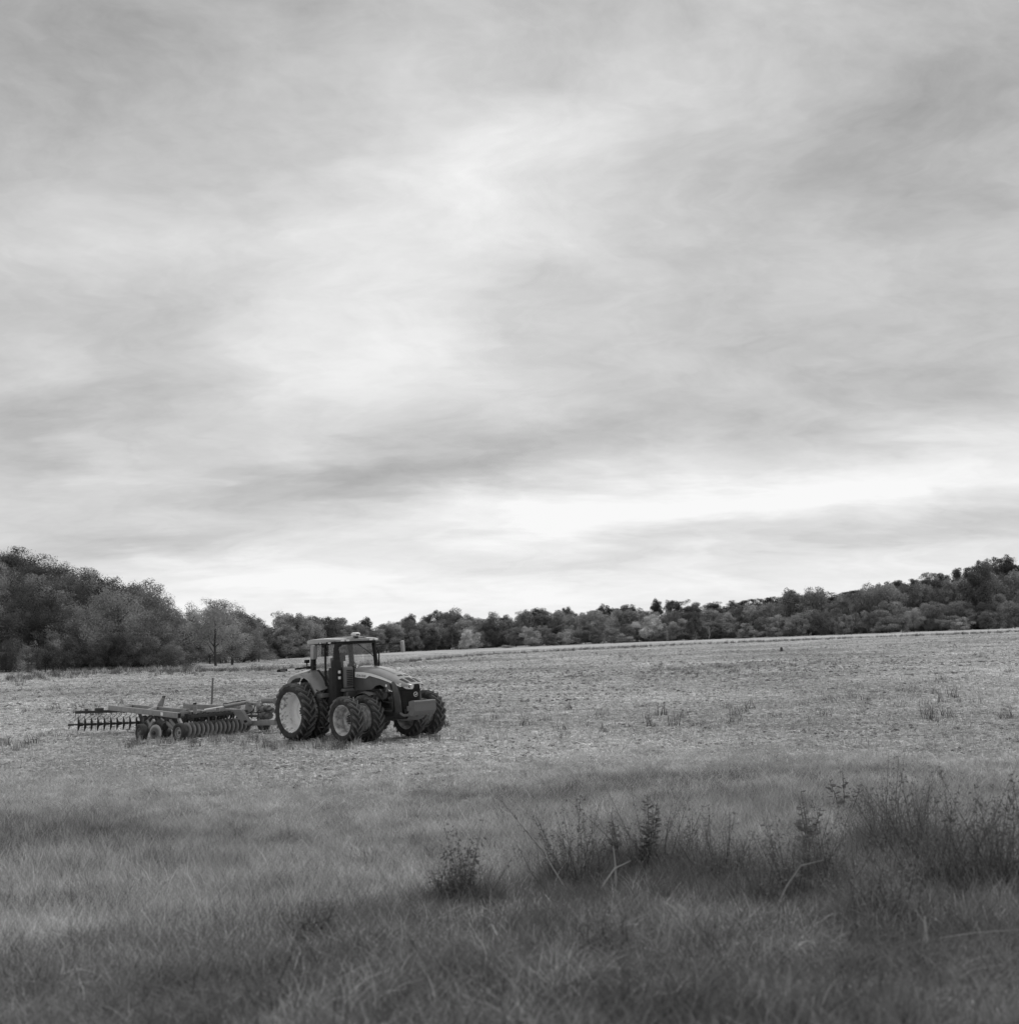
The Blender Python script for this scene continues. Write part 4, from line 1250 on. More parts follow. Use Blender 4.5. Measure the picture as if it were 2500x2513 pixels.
for px, d, dz, rm in wheels:
    q = hz(px, d) + Vector((0, 0, .325 + dz))
    w = empty('wheel', q, harrow)
    w.rotation_euler = (0, 0, R_(-47 + (-4 if px == 349 else (8 if px == 443 else 0))))
    link('tyre', st, None, w); link('rim', rm, None, w)
    if px < 600:
        hpart('wheel_arm', MB().beam(q + HL * .2, q + HL * .22 + HF * .55 * (1 if px < 400 else -1) + Vector((0, 0, .48)), .09, .13, bev=.01).cyl(q - HL * .02, q + HL * .24, .05, n=10))
    else:
        hpart('wheel_arm', MB().beam(q + Vector((0, 0, .05)) - HL * .2, q + Vector((0, 0, .5)) - HL * .2, .08, .1, (1, 0, 0)))
q = hz(443, 45.0) + Vector((0, 0, .325))
hpart('wheel_ram', MB().cyl(hp(418, 1768, 45.6), hp(430, 1783, 45.0), .055, n=12).cyl(hp(412, 1776, 45.5), hp(434, 1795, 44.8), .075, n=12), cast_iron)
hpart('wheel_strut', MB().beam(hp(374, 1762, 46.6), hp(360, 1774, 46.4), .12, .14, bev=.02).beam(hp(362, 1770, 46.4), hp(370, 1788, 46), .08, .08).cyl(hp(392, 1772, 46.4), hp(406, 1782, 46.2), .16, n=14), dark_metal)
hpart('rear_axle_tube', MB().beam(hp(352, 1765, 47), hp(545, 1762, 49), .12, .12, bev=.01), dark_metal)

# ------------------------------------------------------------------ trees
bark = mat('bark', .055, .9, v2=.10, scale=4)
pale_bark = mat('pale_bark', .26, .9, v2=.36, scale=4)
LEAF = {'dark': leafy('dark_foliage', .10, .145, .30, .22), 'mid': leafy('mid_foliage', .22, .30, .30, .22),
        'light': leafy('light_foliage', .32, .42, .35, .18), 'pale': leafy('pale_foliage', .52, .62, .35, .12)}
def crown_mesh(seed, nl, n_leaf, leaf, kind='round'):
    """leaf clumps through a crown of unit height, radius about .5; origin at its bottom"""
    r = np.random.default_rng(seed)
    C_, Rd = [], []
    fine = leaf < .0145
    tries = 0
    # a few unequal lobes give each crown its own outline; lumps of leaves fill the lobes
    nlobe = {'round': 6, 'tall': 5, 'shrub': 6}.get(kind, 5)
    lobes = []
    for i in range(nlobe):
        a = 6.283 * i / nlobe + r.normal() * .5
        zz = .30 + .50 * (i * .618 % 1) + r.normal() * .05
        off = (.20 + .08 * r.random()) * (1.15 - .8 * max(0, zz - .45))
        ww = {'tall': .72, 'shrub': 1.1}.get(kind, 1.0)
        lobes.append((np.array([math.cos(a) * off * ww, math.sin(a) * off * ww, zz]), np.array([.20, .20, .21]) * (.75 + .5 * r.random()) * np.array([ww, ww, 1.0])))
    lobes.append((np.array([r.normal() * .05, r.normal() * .05, .70]), np.array([.17, .17, .24])))
    lobes.append((np.array([0, 0, .36]), np.array([.24, .24, .26])))
    while len(C_) < nl:
        c0, rad0 = lobes[int(r.integers(len(lobes)))]
        u = r.normal(size=3); u /= np.linalg.norm(u)
        c = c0 + u * rad0 * r.random() ** (.25 if fine else .35)
        rr = (.09 + .085 * r.random() ** 1.5) if fine else (.075 + .07 * r.random())
        if kind == 'shrub': c = c * np.array([1, 1, .92]) - np.array([0, 0, .08])
        c[2] = max(c[2], .06)
        C_.append(c); Rd.append(rr)
    C_ = np.array(C_); Rd = np.array(Rd)
    wgt = Rd ** 2; wgt /= wgt.sum()
    k = r.choice(len(C_), n_leaf, p=wgt)
    u = r.normal(size=(n_leaf, 3)); u[:, 2] += .25; u /= np.linalg.norm(u, axis=1)[:, None]
    q = ((.25 + .75 * r.random(n_leaf) ** .55) if fine else (.35 + .65 * r.random(n_leaf) ** .5))[:, None]
    stray = r.random(n_leaf) < .04
    q = q * np.where(stray, 1.25, 1.0)[:, None]
    pos = C_[k] + u * Rd[k][:, None] * q * np.array([1.05, 1.05, .85])
    nrm = u + r.normal(size=(n_leaf, 3)) * (.32 if fine else .42); nrm /= np.linalg.norm(nrm, axis=1)[:, None]
    a = np.cross(nrm, r.normal(size=(n_leaf, 3))); a /= np.linalg.norm(a, axis=1)[:, None]
    b_ = np.cross(nrm, a)
    s = (leaf * (.55 + .9 * r.random(n_leaf)))[:, None]
    co = np.stack([pos - a * s, pos - b_ * s * .6, pos + a * s, pos + b_ * s * .6], 1).reshape(-1, 3)
    me = np_mesh('crown', co, np.arange(n_leaf * 4).reshape(-1, 4), False)
    tone = np.clip(r.normal(size=len(C_)), -2, 2)[k] * .24 + r.normal(size=n_leaf) * .09
    at_ = me.attributes.new('tone', 'FLOAT', 'POINT'); at_.data.foreach_set('value', np.repeat(tone, 4).astype(np.float32))
    return me
def trunk_mesh(seed, limbs=5, bare=False):
    """tapered trunk of unit height with limbs reaching into the crown"""
    r = np.random.default_rng(seed)
    m = MB()
    p = Vector((0, 0, -.02)); pts = [p]; rs = [.026]
    for i in range(6):
        p = p + Vector((r.normal() * .012, r.normal() * .012, .145)); pts.append(p); rs.append(.021 * (1 - i / 7) + .003)
    m.tube([Vector((0, 0, -.05))] + pts, [.036] + rs, 7)
    for i in range(limbs):
        z0 = .22 + .5 * i / limbs
        j = min(5, int(z0 / .145))
        b0 = pts[j].lerp(pts[j + 1], .5)
        a = i * 2.4 + r.random()
        L = .30 * (1.1 - z0) + .08
        d_ = Vector((math.cos(a), math.sin(a), .8 + r.random() * .5)).normalized()
        e = b0 + d_ * L
        m.tube([b0, b0.lerp(e, .5) + Vector((0, 0, -.01)), e], [.013, .009, .003], 5)
        if bare:
            for k in range(3):
                f = b0.lerp(e, .45 + .2 * k)
                g_ = f + Vector((r.normal() * .06, r.normal() * .06, .07))
                m.tube([f, g_], [.005, .0015], 4)
    return m.mesh('trunk', 60)
CROWNS = {
    'round': [crown_mesh(100 + i, 90, 11000, .0150, 'round') for i in range(6)],
    'tall': [crown_mesh(200 + i, 80, 9000, .0148, 'tall') for i in range(4)],
    'spire': [crown_mesh(300 + i, 30, 2000, .019, 'spire') for i in range(3)],
    'shrub': [crown_mesh(400 + i, 60, 7500, .0175, 'shrub') for i in range(4)],
    'fine': [crown_mesh(500 + i, 80, 13000, .0112, 'round') for i in range(4)],
    'finetall': [crown_mesh(600 + i, 64, 8500, .0115, 'tall') for i in range(2)],
    'fineshrub': [crown_mesh(700 + i, 64, 5500, .014, 'shrub') for i in range(3)],
}
TRUNKS = [trunk_mesh(i) for i in range(5)]
for q in TRUNKS: q.materials.append(bark)
PALE_TRUNKS = []
for q in TRUNKS:
    w = q.copy(); w.materials.clear(); w.materials.append(pale_bark); PALE_TRUNKS.append(w)
CM = {}
def crown_variant(kind, i, tone):
    k = (kind, i % len(CROWNS[kind]), tone)
    if k not in CM:
        me = CROWNS[k[0]][k[1]]
        if not me.materials: me.materials.append(LEAF['mid'])
        CM[k] = me
    return CM[k]
def tree(px, depth, top_py, width, kind, tone, label, cat='tree', name='broadleaf_tree', base=.12, group=None, pale=False, base_py=None):
    """tree standing in the photo column px at that depth whose top reaches photo row top_py; width in metres"""
    g_ = on_ground(px, depth)
    h = at(px, top_py, depth).z - g_.z
    h = max(1.2, h)
    t_ = empty(name, g_)
    tag(t_, label, cat, group)
    t_['_row'] = ''
    i = random.randrange(1000)
    c = link('crown', crown_variant(kind, i, tone), None, t_)
    c.material_slots[0].link = 'OBJECT'; c.material_slots[0].material = LEAF[tone]
    c.location = (0, 0, h * base)
    c.scale = (width * 1.0, width * 1.0, h * (1 - base) * 1.05)
    c.rotation_euler = (0, 0, random.random() * 6.28)
    w = link('trunk', (PALE_TRUNKS if pale else TRUNKS)[i % 5], None, t_)
    w.scale = (h * .9, h * .9, h * .88)
    w.rotation_euler = (0, 0, random.random() * 6.28)
    del t_['_row']
    return t_
def curve(pts, x):
    return float(np.interp(x, [p[0] for p in pts], [p[1] for p in pts]))
NTH = ['leftmost', 'second from the left', 'third from the left', 'fourth from the left', 'fifth from the left', 'sixth from the left', 'seventh from the left', 'eighth from the left', 'ninth from the left', 'tenth from the left', 'eleventh from the left', 'twelfth from the left']
ROWS = []          # (px, depth, top, width, kind, tone, base, rowname, pale, pretty kind)
def row(x0, x1, step, depth, top, width, kinds, tones, rowname, base=.12, jit=.35, tjit=8, pale=.0):
    x = x0
    while x < x1:
        px = x + (random.random() - .5) * step * jit * 2
        d = depth(px) if callable(depth) else depth
        d *= 1 + (random.random() - .5) * .05
        ROWS.append((px, d, curve(top, px) + (random.random() - .45) * tjit, width * (.8 + .45 * random.random()) , random.choice(kinds), random.choice(tones), base, rowname, random.random() < pale))
        x += step * (.8 + .4 * random.random())
FD = lambda px: float(np.interp(px, [-100, 440, 640, 760, 1000, 1300, 1700, 2100, 2500, 2700], [190, 200, 345, 360, 430, 450, 440, 415, 400, 395]))
SKY_R = [(x_, y_ - 9) for x_, y_ in [(560, 1500), (640, 1532), (700, 1522), (800, 1518), (850, 1532), (900, 1530), (960, 1528), (1040, 1522), (1100, 1512), (1160, 1524), (1220, 1522), (1300, 1512), (1390, 1510), (1500, 1508), (1600, 1506), (1700, 1515),
         (1780, 1502), (1850, 1492), (1900, 1484), (1960, 1475), (2060, 1478), (2130, 1442), (2200, 1430), (2300, 1440), (2400, 1425), (2600, 1400)]]
RIDGE = [(x_, y_ - 4) for x_, y_ in [(1000, 1530), (1180, 1522), (1260, 1512), (1320, 1498), (1390, 1496), (1440, 1502), (1500, 1491), (1560, 1481), (1660, 1474), (1740, 1486), (1850, 1478), (1950, 1475), (2060, 1468), (2150, 1463), (2210, 1425), (2300, 1411), (2350, 1402), (2430, 1380), (2600, 1350)]]
BASE = [(560, 1632), (640, 1614), (800, 1612), (1000, 1607), (1150, 1602), (1300, 1592), (1500, 1585), (1700, 1573), (2000, 1560), (2200, 1550), (2425, 1541), (2600, 1532)]
low = [(x, y - 52) for x, y in BASE]; shr = [(x, y - 30) for x, y in BASE]
mid_ = [(x, curve(BASE, x) * .42 + curve(SKY_R, x) * .58 + 4) for x in range(600, 2640, 40)]
# far ridge, main wood, middle, shrubs at its foot
row(1200, 2520, 33, lambda px: 640 + 25 * math.sin(px * .02), RIDGE, 13, ['round', 'round', 'tall'], ['dark', 'dark', 'mid'], 'on the far ridge', tjit=9, base=.1)
row(590, 1180, 27, lambda px: FD(px) + 40, SKY_R, 11, ['tall', 'round', 'tall'], ['dark', 'mid', 'mid', 'light'], 'on the wood skyline', tjit=24, base=.2, pale=.15)
row(1100, 2520, 28, lambda px: FD(px) + 60, SKY_R, 11.5, ['round', 'tall', 'tall'], ['mid', 'light', 'light', 'mid'], 'on the wood skyline', tjit=22, base=.05, pale=.25)
row(600, 1150, 26, lambda px: FD(px) + 16, [(x, y + 16) for x, y in SKY_R], 10, ['tall', 'round'], ['dark', 'mid', 'mid', 'light'], 'inside the wood', tjit=18, base=.12, pale=.15)
row(1100, 2520, 26, lambda px: FD(px) + 28, mid_, 10, ['round', 'tall', 'round'], ['light', 'mid', 'mid', 'light', 'mid', 'dark'], 'inside the wood', tjit=30, base=.0, pale=.3)
row(620, 1060, 30, lambda px: FD(px) + 2, low, 9, ['shrub', 'round', 'tall'], ['dark', 'mid', 'mid'], 'at the wood front', tjit=22, base=.0)
row(1060, 2520, 29, lambda px: FD(px) + 6, low, 9.0, ['round', 'shrub', 'tall'], ['mid', 'light', 'dark', 'mid'], 'at the wood front', tjit=34, base=-.02, pale=.2)
# wooded hill on the left
HILL = [(-60, 1340), (75, 1370), (150, 1386), (230, 1402), (300, 1424), (370, 1440), (400, 1458), (425, 1500), (445, 1545)]
for dd, off, stp in ((285, 0, 30), (262, 22, 36), (242, 52, 40), (224, 84, 42), (210, 120, 46)):
    row(-40 if dd > 230 else -20, 410 - (285 - dd) * .25, stp, dd, [(x, y + off) for x, y in HILL], 11.5 * dd / 250, ['fine', 'fine', 'fine', 'finetall'], ['dark', 'dark', 'dark', 'mid', 'mid', 'light'], 'on the left hill', tjit=14, base=.06, pale=.12)
row(-20, 240, 32, 196, [(-60, 1560), (75, 1566), (150, 1560), (215, 1575), (260, 1590)], 5.4, ['fineshrub'], ['dark', 'dark', 'mid'], 'in the left thicket', tjit=10, base=.0)
row(236, 440, 32, 201, [(230, 1560), (300, 1545), (360, 1560), (430, 1575)], 5.6, ['fine', 'fineshrub'], ['dark', 'dark', 'dark', 'mid'], 'in the thicket below the hill', tjit=14, base=.0, pale=.3)
row(440, 640, 30, lambda px: 262 + (px - 440) * .25, [(430, 1520), (470, 1492), (520, 1490), (600, 1500), (640, 1535)], 9, ['finetall', 'fine'], ['dark', 'dark', 'mid'], 'behind the field tree', tjit=12, base=.0, pale=.2)
row(445, 640, 32, lambda px: 246 + (px - 440) * .3, [(430, 1560), (480, 1535), (560, 1530), (610, 1540), (640, 1570)], 8.5, ['fine', 'fineshrub'], ['mid', 'dark', 'mid'], 'beside the field tree', tjit=12, base=.0)
# undergrowth that fills the wood's foot and the far slopes, one mass each
def mass(name, pts, hts, wds, kinds, tone, label):
    ms = []
    for k in kinds:
        for i in range(2):
            me = crown_variant(k, i, tone).copy(); me.materials.clear(); me.materials.append(LEAF[tone]); ms.append((me, None))
    p = np.array([(q.x, q.y, q.z) for q in pts]); n_ = len(p)
    scatter(name, ms, p, np.stack([np.zeros(n_), np.zeros(n_), rng.random(n_) * 6.283], 1), np.stack([wds, wds, hts], 1), label)
n_ = 240
px_ = rng.random(n_) * 2000 + 590
pts = [on_ground(a, FD(a) + 12 + 55 * rng.random()) for a in px_]
mass('undergrowth', pts, 4.5 + 3.5 * rng.random(n_), 6 + 3 * rng.random(n_), ['shrub', 'round'], 'mid', 'dark undergrowth filling the foot of the long wood')
n_ = 330
px_ = np.concatenate([rng.random(260) * 1450 + 1150, rng.random(70) * 460 - 20])
dd_ = np.concatenate([520 + 110 * rng.random(260), 215 + 75 * rng.random(70)])
pts = [on_ground(a, b_) for a, b_ in zip(px_, dd_)]
mass('hillside_scrub', pts, np.where(px_ > 500, 6.0, 5.0) + 3 * rng.random(n_), np.where(px_ > 500, 17.0, 9.0) + 4 * rng.random(n_), ['shrub', 'round'], 'dark', 'dark leafy mass covering the far wooded slopes')
# landmarks told apart
tree(529, 225, 1482, 12.0, 'fine', 'light', 'lone spreading tree with a short bare trunk standing out in the field', base=.15, name='field_tree')
tree(292, 205, 1436, 12.5, 'fine', 'light', 'tallest rounded grey-leaved tree at the front of the left hill', base=.08)
tree(362, 214, 1440, 11.5, 'fine', 'mid', 'broad tree sloping off at the right end of the left hill', base=.06)
tree(222, 212, 1462, 8.5, 'fine', 'light', 'pale leaning-crowned tree halfway up the left hill', base=.1, pale=True)
tree(570, 243, 1490, 10.5, 'fine', 'mid', 'round-topped tree just right of and behind the lone field tree', base=.05)
tree(420, 198, 1585, 6.5, 'fineshrub', 'dark', 'low dark shrub at the foot of the hill beside the lone tree', name='shrub', cat='shrub', base=0)
tree(1142, 424, 1546, 8.0, 'tall', 'pale', 'palest small tree at the wood edge right of the tractor', base=.02, pale=True)
tree(1242, 427, 1588, 6.0, 'shrub', 'light', 'small rounded bush alone at the wood edge in mid-picture', name='bush', cat='bush', base=0)
tree(1938, 470, 1437, 12, 'tall', 'mid', 'tall narrow tree, left one of the pair topping the right skyline', base=.15)
tree(1995, 468, 1439, 17, 'round', 'light', 'wide pale tree, right one of the pair topping the right skyline', base=.15)
tree(2128, 455, 1440, 13, 'round', 'light', 'broad pale crown left of the dark ridge at far right', base=.1)
tree(2190, 452, 1430, 15, 'round', 'light', 'largest pale billowing crown below the dark ridge at far right', base=.1)
tree(2405, 440, 1392, 15, 'round', 'dark', 'tallest dark tree at the right edge of the picture', base=.15)
tree(1300, 438, 1545, 9, 'round', 'light', 'light rounded tree above the small bush in mid-picture', base=.08)
tree(1470, 462, 1498, 13, 'round', 'light', 'pale full crown breaking the skyline left of the far ridge', base=.1)
tree(1596, 452, 1512, 12, 'round', 'pale', 'very pale crown low against the dark ridge behind it', base=.06, pale=True)
# bare leaning stems seen against the wood
sn = trunk_mesh(77, 6, True); sn.materials.append(pale_bark)
for px, top, lean, lab in ((1480, 1530, .22, 'leaning bare pale snag in front of the wood, mid-picture'), (1300, 1540, -.05, 'thin dark dead trunk standing upright before the wood'), (1740, 1535, .05, 'bare pale forked tree among the middle crowns'), (2090, 1470, .3, 'bare dark snag leaning right near the right-hand crowns')):
    g_ = on_ground(px, FD(px) - 6); h = at(px, top, FD(px) - 6).z - g_.z
    s_ = link('dead_tree', sn.copy(), None, None); s_.location = g_; s_.scale = (h * .8, h * .8, h * 1.1); s_.rotation_euler = (0, lean, random.random())
    if 'dark' in lab: s_.data.materials.clear(); s_.data.materials.append(bark)
    tag(s_, lab, 'dead tree')
# labels for the rest: by row, tone and the landmark they stand over
SECT = [(-999, 120, 'left edge'), (120, 250, 'hill centre'), (250, 460, "hill's right end"), (460, 640, 'near field tree'), (640, 760, 'left of cab'), (760, 940, 'behind cab'), (940, 1080, 'right of mirror'),
        (1080, 1200, 'by palest tree'), (1200, 1330, 'above round bush'), (1330, 1480, 'left of snag'), (1480, 1620, 'right of snag'), (1620, 1760, 'below ridge top'), (1760, 1900, 'left of tall pair'),
        (1900, 2060, 'under tall pair'), (2060, 2240, 'by large pale crowns'), (2240, 2400, 'under right ridge'), (2400, 9999, 'right edge')]
TW = {'dark': 'dark', 'mid': 'grey', 'light': 'light', 'pale': 'pale'}
KW = {'round': 'round', 'tall': 'narrow', 'shrub': 'bushy', 'fine': 'full', 'finetall': 'slender', 'fineshrub': 'bushy', 'spire': 'pointed'}
NTH = [q.replace('from the left', 'from left') for q in NTH]
ROWS.sort(key=lambda q: q[0])
seen = {}
for q in ROWS:
    sec = next(s for a, b_, s in SECT if a <= q[0] < b_)
    key = (TW[q[5]], KW[q[4]], q[7], sec)
    seen.setdefault(key, []).append(q)
for key, members in seen.items():
    for i, q in enumerate(members):
        nth = '' if len(members) == 1 else ', ' + NTH[min(i, 11)]
        lab = '%s %s %s %s, %s%s' % (key[0], key[1], 'shrub' if key[1] == 'bushy' else 'tree', key[2], key[3], nth)
        px, d, top, w, kind, tone, base, rn, pl_ = q
        tree(px, d, top, w, kind, tone, lab, base=base, pale=pl_, group='trees ' + rn, name='shrub' if kind in ('shrub', 'fineshrub') else 'broadleaf_tree', cat='shrub' if kind in ('shrub', 'fineshrub') else 'tree')

# ------------------------------------------------------------------ fence post in the field
pp = on_ground(519, 70)
MB().box((0, 0, .82), (.11, .10, 1.85), bev=.015).build('fence_post', wood)
fp = bpy.data.objects['fence_post']
fp.location = pp; fp.rotation_euler = (0, R_(2.5), .3)
tag(fp, 'single weathered wooden post standing in the field behind the harrow', 'post')

# ------------------------------------------------------------------ roadside grass in the foreground
grass_m = leafy('dry_grass', .40, .60, trans=.35, objrand=.25, patch=.18, pscale=.22)
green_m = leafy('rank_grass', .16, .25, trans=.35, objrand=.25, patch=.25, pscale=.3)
weed_m = leafy('dark_weed', .13, .21, trans=.3, objrand=.2)
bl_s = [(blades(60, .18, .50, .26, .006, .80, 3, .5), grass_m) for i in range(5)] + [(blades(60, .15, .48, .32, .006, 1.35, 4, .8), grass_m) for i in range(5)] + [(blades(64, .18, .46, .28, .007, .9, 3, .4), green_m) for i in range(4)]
# beyond this distance the field begins; the edge wanders
def edge(x):
    return 31.0 + 2.5 * np.sin(x * .35) + 3.0 * (fbm(x / 4, x * 0 + 3.3, 31) - .5) - .06 * x
x, d = wedge_points(30000, 3.2, 34, half=.50)
e = edge(x)
keep = rng.random(len(d)) < np.clip((e - d) / 9.0, 0, 1) ** .8 * (.55 + .45 * S01((fbm(x / 2.2, d / 2.2, 41) - .3) / .3))
x, d = x[keep], d[keep]; n = len(x)
hgt = (.45 + .9 * fbm(x / 2.2, d / 2.0, 51)) * (.62 + .38 * S01((d - 5) / 9)) * (.35 + .65 * S01((e[keep] - d) / 12)) * (.8 + .4 * rng.random(n))
dark_p = S01((fbm(x / 3.5, d / 3.0, 61) - .5) / .15) * .5 + .75 * S01((14 - d) / 7) + .35 * S01((x / d - .18) / .15) * S01((24 - d) / 8) + .38 * S01((-.22 - x / d) / .14) * np.exp(-((d - 22.5) / 3) ** 2)  # nearest grass picked darker, lens vignetting put into its colour
near_up = (d < 9.5)
for cx_, cd_, cw_ in ((1120, 14, 1.2), (1900, 12.5, 1.0), (2270, 12.5, 1.6), (2410, 12, 1.4), (1400, 15.5, 1.2), (1590, 16.5, 1.2), (1740, 15, 1.2), (2120, 10.5, 1.1), (1980, 14.5, 1.2), (2180, 17, 1.6), (1650, 13.0, 1.5), (1280, 13.5, 1.2)):
    q_ = at(cx_, 1590, cd_)       # ranker grass grows round the weeds
    dark_p = dark_p + .7 * np.exp(-((x - q_.x) ** 2 + ((d - q_.y) * .7) ** 2) / (cw_ * .75) ** 2)
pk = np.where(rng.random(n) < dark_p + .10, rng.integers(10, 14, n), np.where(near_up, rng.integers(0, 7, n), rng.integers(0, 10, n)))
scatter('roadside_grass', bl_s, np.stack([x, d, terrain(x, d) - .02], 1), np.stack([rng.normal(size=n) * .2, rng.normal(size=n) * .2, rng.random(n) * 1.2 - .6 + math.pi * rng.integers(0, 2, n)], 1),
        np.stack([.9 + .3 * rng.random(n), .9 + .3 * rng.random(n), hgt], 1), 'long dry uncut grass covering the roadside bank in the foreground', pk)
# matted thatch beneath
x, d = wedge_points(5200, 3.0, 36, half=.50)
keep = (rng.random(len(d)) < np.clip((edge(x) + 3 - d) / 5, 0, 1)) & (d > 9); x, d = x[keep], d[keep]; n = len(x)
scatter('grass_thatch', [(litter(80, 1.0, .08, .34, .007, .35, .05), grass_m) for i in range(4)], np.stack([x, d, terrain(x, d) + .02], 1),
        np.stack([np.zeros(n), np.zeros(n), rng.random(n) * 6.283], 1), np.stack([np.ones(n)] * 3, 1), 'matted dead grass lying on the roadside bank')
# scattered weeds and stubble tufts out in the field, thicker along the far ditch
field_w = [(blades(26, .15, .5, .22, .022, .7, 3), weed_m) for i in range(4)] + [(blades(26, .15, .45, .3, .02, .8, 3), green_m) for i in range(3)] + [(blades(22, .15, .5, .2, .02, .7, 3), straw_m) for i in range(2)]
x1, d1 = wedge_points(1500, 40, 230, half=.47, power=2)
k = rng.random(len(d1)) < (.10 + .9 * S01((fbm(x1 / 11, d1 / 22, 71) - .52) / .12)); x1, d1 = x1[k], d1[k]
px2 = rng.random(1500) * 2100 + 420
dp2 = np.interp(px2, [420, 640, 930, 1200, 1700, 2500], [170, 165, 175, 260, 300, 290]) * (1 + rng.normal(size=1500) * .022)
px3 = rng.random(500) * 480 + 20
dp3 = np.interp(px3, [0, 250, 500], [150, 178, 175]) * (1 + rng.normal(size=500) * .05)
px4 = rng.random(260) * 500 + 1560                       # the dark patch in the right of the field
dp4 = 98 + rng.normal(size=260) * 9 + (px4 - 1540) * .02
P2 = [at(a, 1590, b_) for a, b_ in list(zip(px2, dp2)) + list(zip(px3, dp3)) + list(zip(px4, dp4))]
x = np.concatenate([x1, [p.x for p in P2]]); d = np.concatenate([d1, [p.y for p in P2]]); n = len(x)
nh = 130
ph = rng.random(nh) * 560 + 320
dh = np.where(ph < 640, 44.2, 40.0) + rng.normal(size=nh) * 1.1
H2 = [at(a, 1590, b_) for a, b_ in zip(ph, dh)]
x = np.concatenate([x, [p.x for p in H2]]); d = np.concatenate([d, [p.y for p in H2]]); n = len(x)
sc = np.concatenate([.5 + .7 * rng.random(len(x1)), .8 + 1.1 * rng.random(1500), .8 + 1.3 * rng.random(500), .5 + .6 * rng.random(260), .35 + .6 * rng.random(nh)])
scatter('field_weeds', field_w, np.stack([x, d, terrain(x, d) - .01], 1), np.stack([np.zeros(n), np.zeros(n), rng.random(n) * 6.283], 1),
        np.stack([sc, sc, sc], 1), 'dark low weeds dotted over the field and along its far ditch')

# ------------------------------------------------------------------ weeds that stand out in the roadside grass
def weed_clump(nst, h, spread, leafw, drop=.9, seed=0):
    """leaf mass of a clump: long arching blades"""
    return blades(nst, h * .5, h, spread, leafw, drop, 5, .2, np.random.default_rng(seed))
def stalk_weed(px, d, h, seed, label, dense=26):
    r = np.random.default_rng(seed)
    g_ = on_ground(px, d)
    t_ = empty('stalk_weed', g_); tag(t_, label, 'weed')
    m = MB(); L = MB()
    for s in range(3):
        a = r.random() * 6.28; lean = .12 + .10 * s
        base_ = Vector((r.normal() * .05, r.normal() * .05, 0)); top = base_ + Vector((math.cos(a) * lean * h, math.sin(a) * lean * h, h * (1 - .13 * s)))
        m.tube([base_, base_.lerp(top, .5) + Vector((.02, 0, .02)), top], [.009, .007, .003], 5)
        for k in range(dense):
            u = .25 + .75 * r.random()
            p = base_.lerp(top, u); b2 = r.random() * 6.28; l_ = (.06 + .12 * (1 - u) + .04 * r.random())
            e_ = p + Vector((math.cos(b2) * l_, math.sin(b2) * l_, l_ * (.5 * r.random())))
            w_ = Vector((-math.sin(b2), math.cos(b2), .3 * r.normal())) * l_ * .30
            L.add([p, p.lerp(e_, .5) + w_, e_, p.lerp(e_, .5) - w_], [(0, 1, 2, 3)])
    m.build('stem', bark, t_); L.build('foliage', weed_m, t_, None)
    return t_
def ragged_clump(px, py_top, d, wpx, seed, mt, mt2, label, leafy_=1.0):
    """tangled weeds: branching stems set with small leaves, mixed with bent blades, thinning out at the rim"""
    r = np.random.default_rng(seed)
    g_ = on_ground(px, d)
    h = max(.25, at(px, py_top, d).z - g_.z); w = wpx / FPX * d
    t_ = empty('weed_clump', g_); tag(t_, label, 'weeds')
    vs, ns = [], 0
    L = MB(); m = MB()
    for s_ in range(int(34 * w * leafy_ + 14)):
        q = r.normal() * .36; x0 = np.clip(q, -1, 1) * w * .5; y0 = r.normal() * .28 * min(w, 1.2)
        hh = h * (1.12 - .75 * abs(x0) / (w * .5)) * (.35 + .7 * r.random())
        lean = r.normal() * .28
        b0 = Vector((x0, y0, tz(g_.x + x0, g_.y + y0) - g_.z)); e = b0 + Vector((lean * hh, r.normal() * .2 * hh, hh))
        mid2 = b0.lerp(e, .5) + Vector((r.normal() * .04, r.normal() * .04, 0))
        m.tube([b0, mid2, e], [.005, .004, .0015], 4)
        for k in range(int(40 * hh / max(h, .5)) + 10):
            u = r.random() ** .7
            p = b0.lerp(mid2, u * 2) if u < .5 else mid2.lerp(e, u * 2 - 1)
            a2 = r.random() * 6.283; l_ = (.024 + .042 * r.random()) * (1.25 - .5 * u)
            p = p + Vector((r.normal() * .035, r.normal() * .035, r.normal() * .02))
            e2 = p + Vector((math.cos(a2) * l_, math.sin(a2) * l_, l_ * r.normal() * .5))
            w2 = Vector((-math.sin(a2), math.cos(a2), .5 * r.normal())) * l_ * .24
            L.add([p, p.lerp(e2, .45) + w2, e2, p.lerp(e2, .45) - w2], [(0, 1, 2, 3)])
    m.build('stem', bark, t_); L.build('foliage', mt, t_, None)
    bm_ = blades(int(160 + 300 * w), h * .4, h * .95, w * .5, .007, 1.0, 4, .35, r)
    link('dead_grass', bm_, mt2, t_)
    return t_
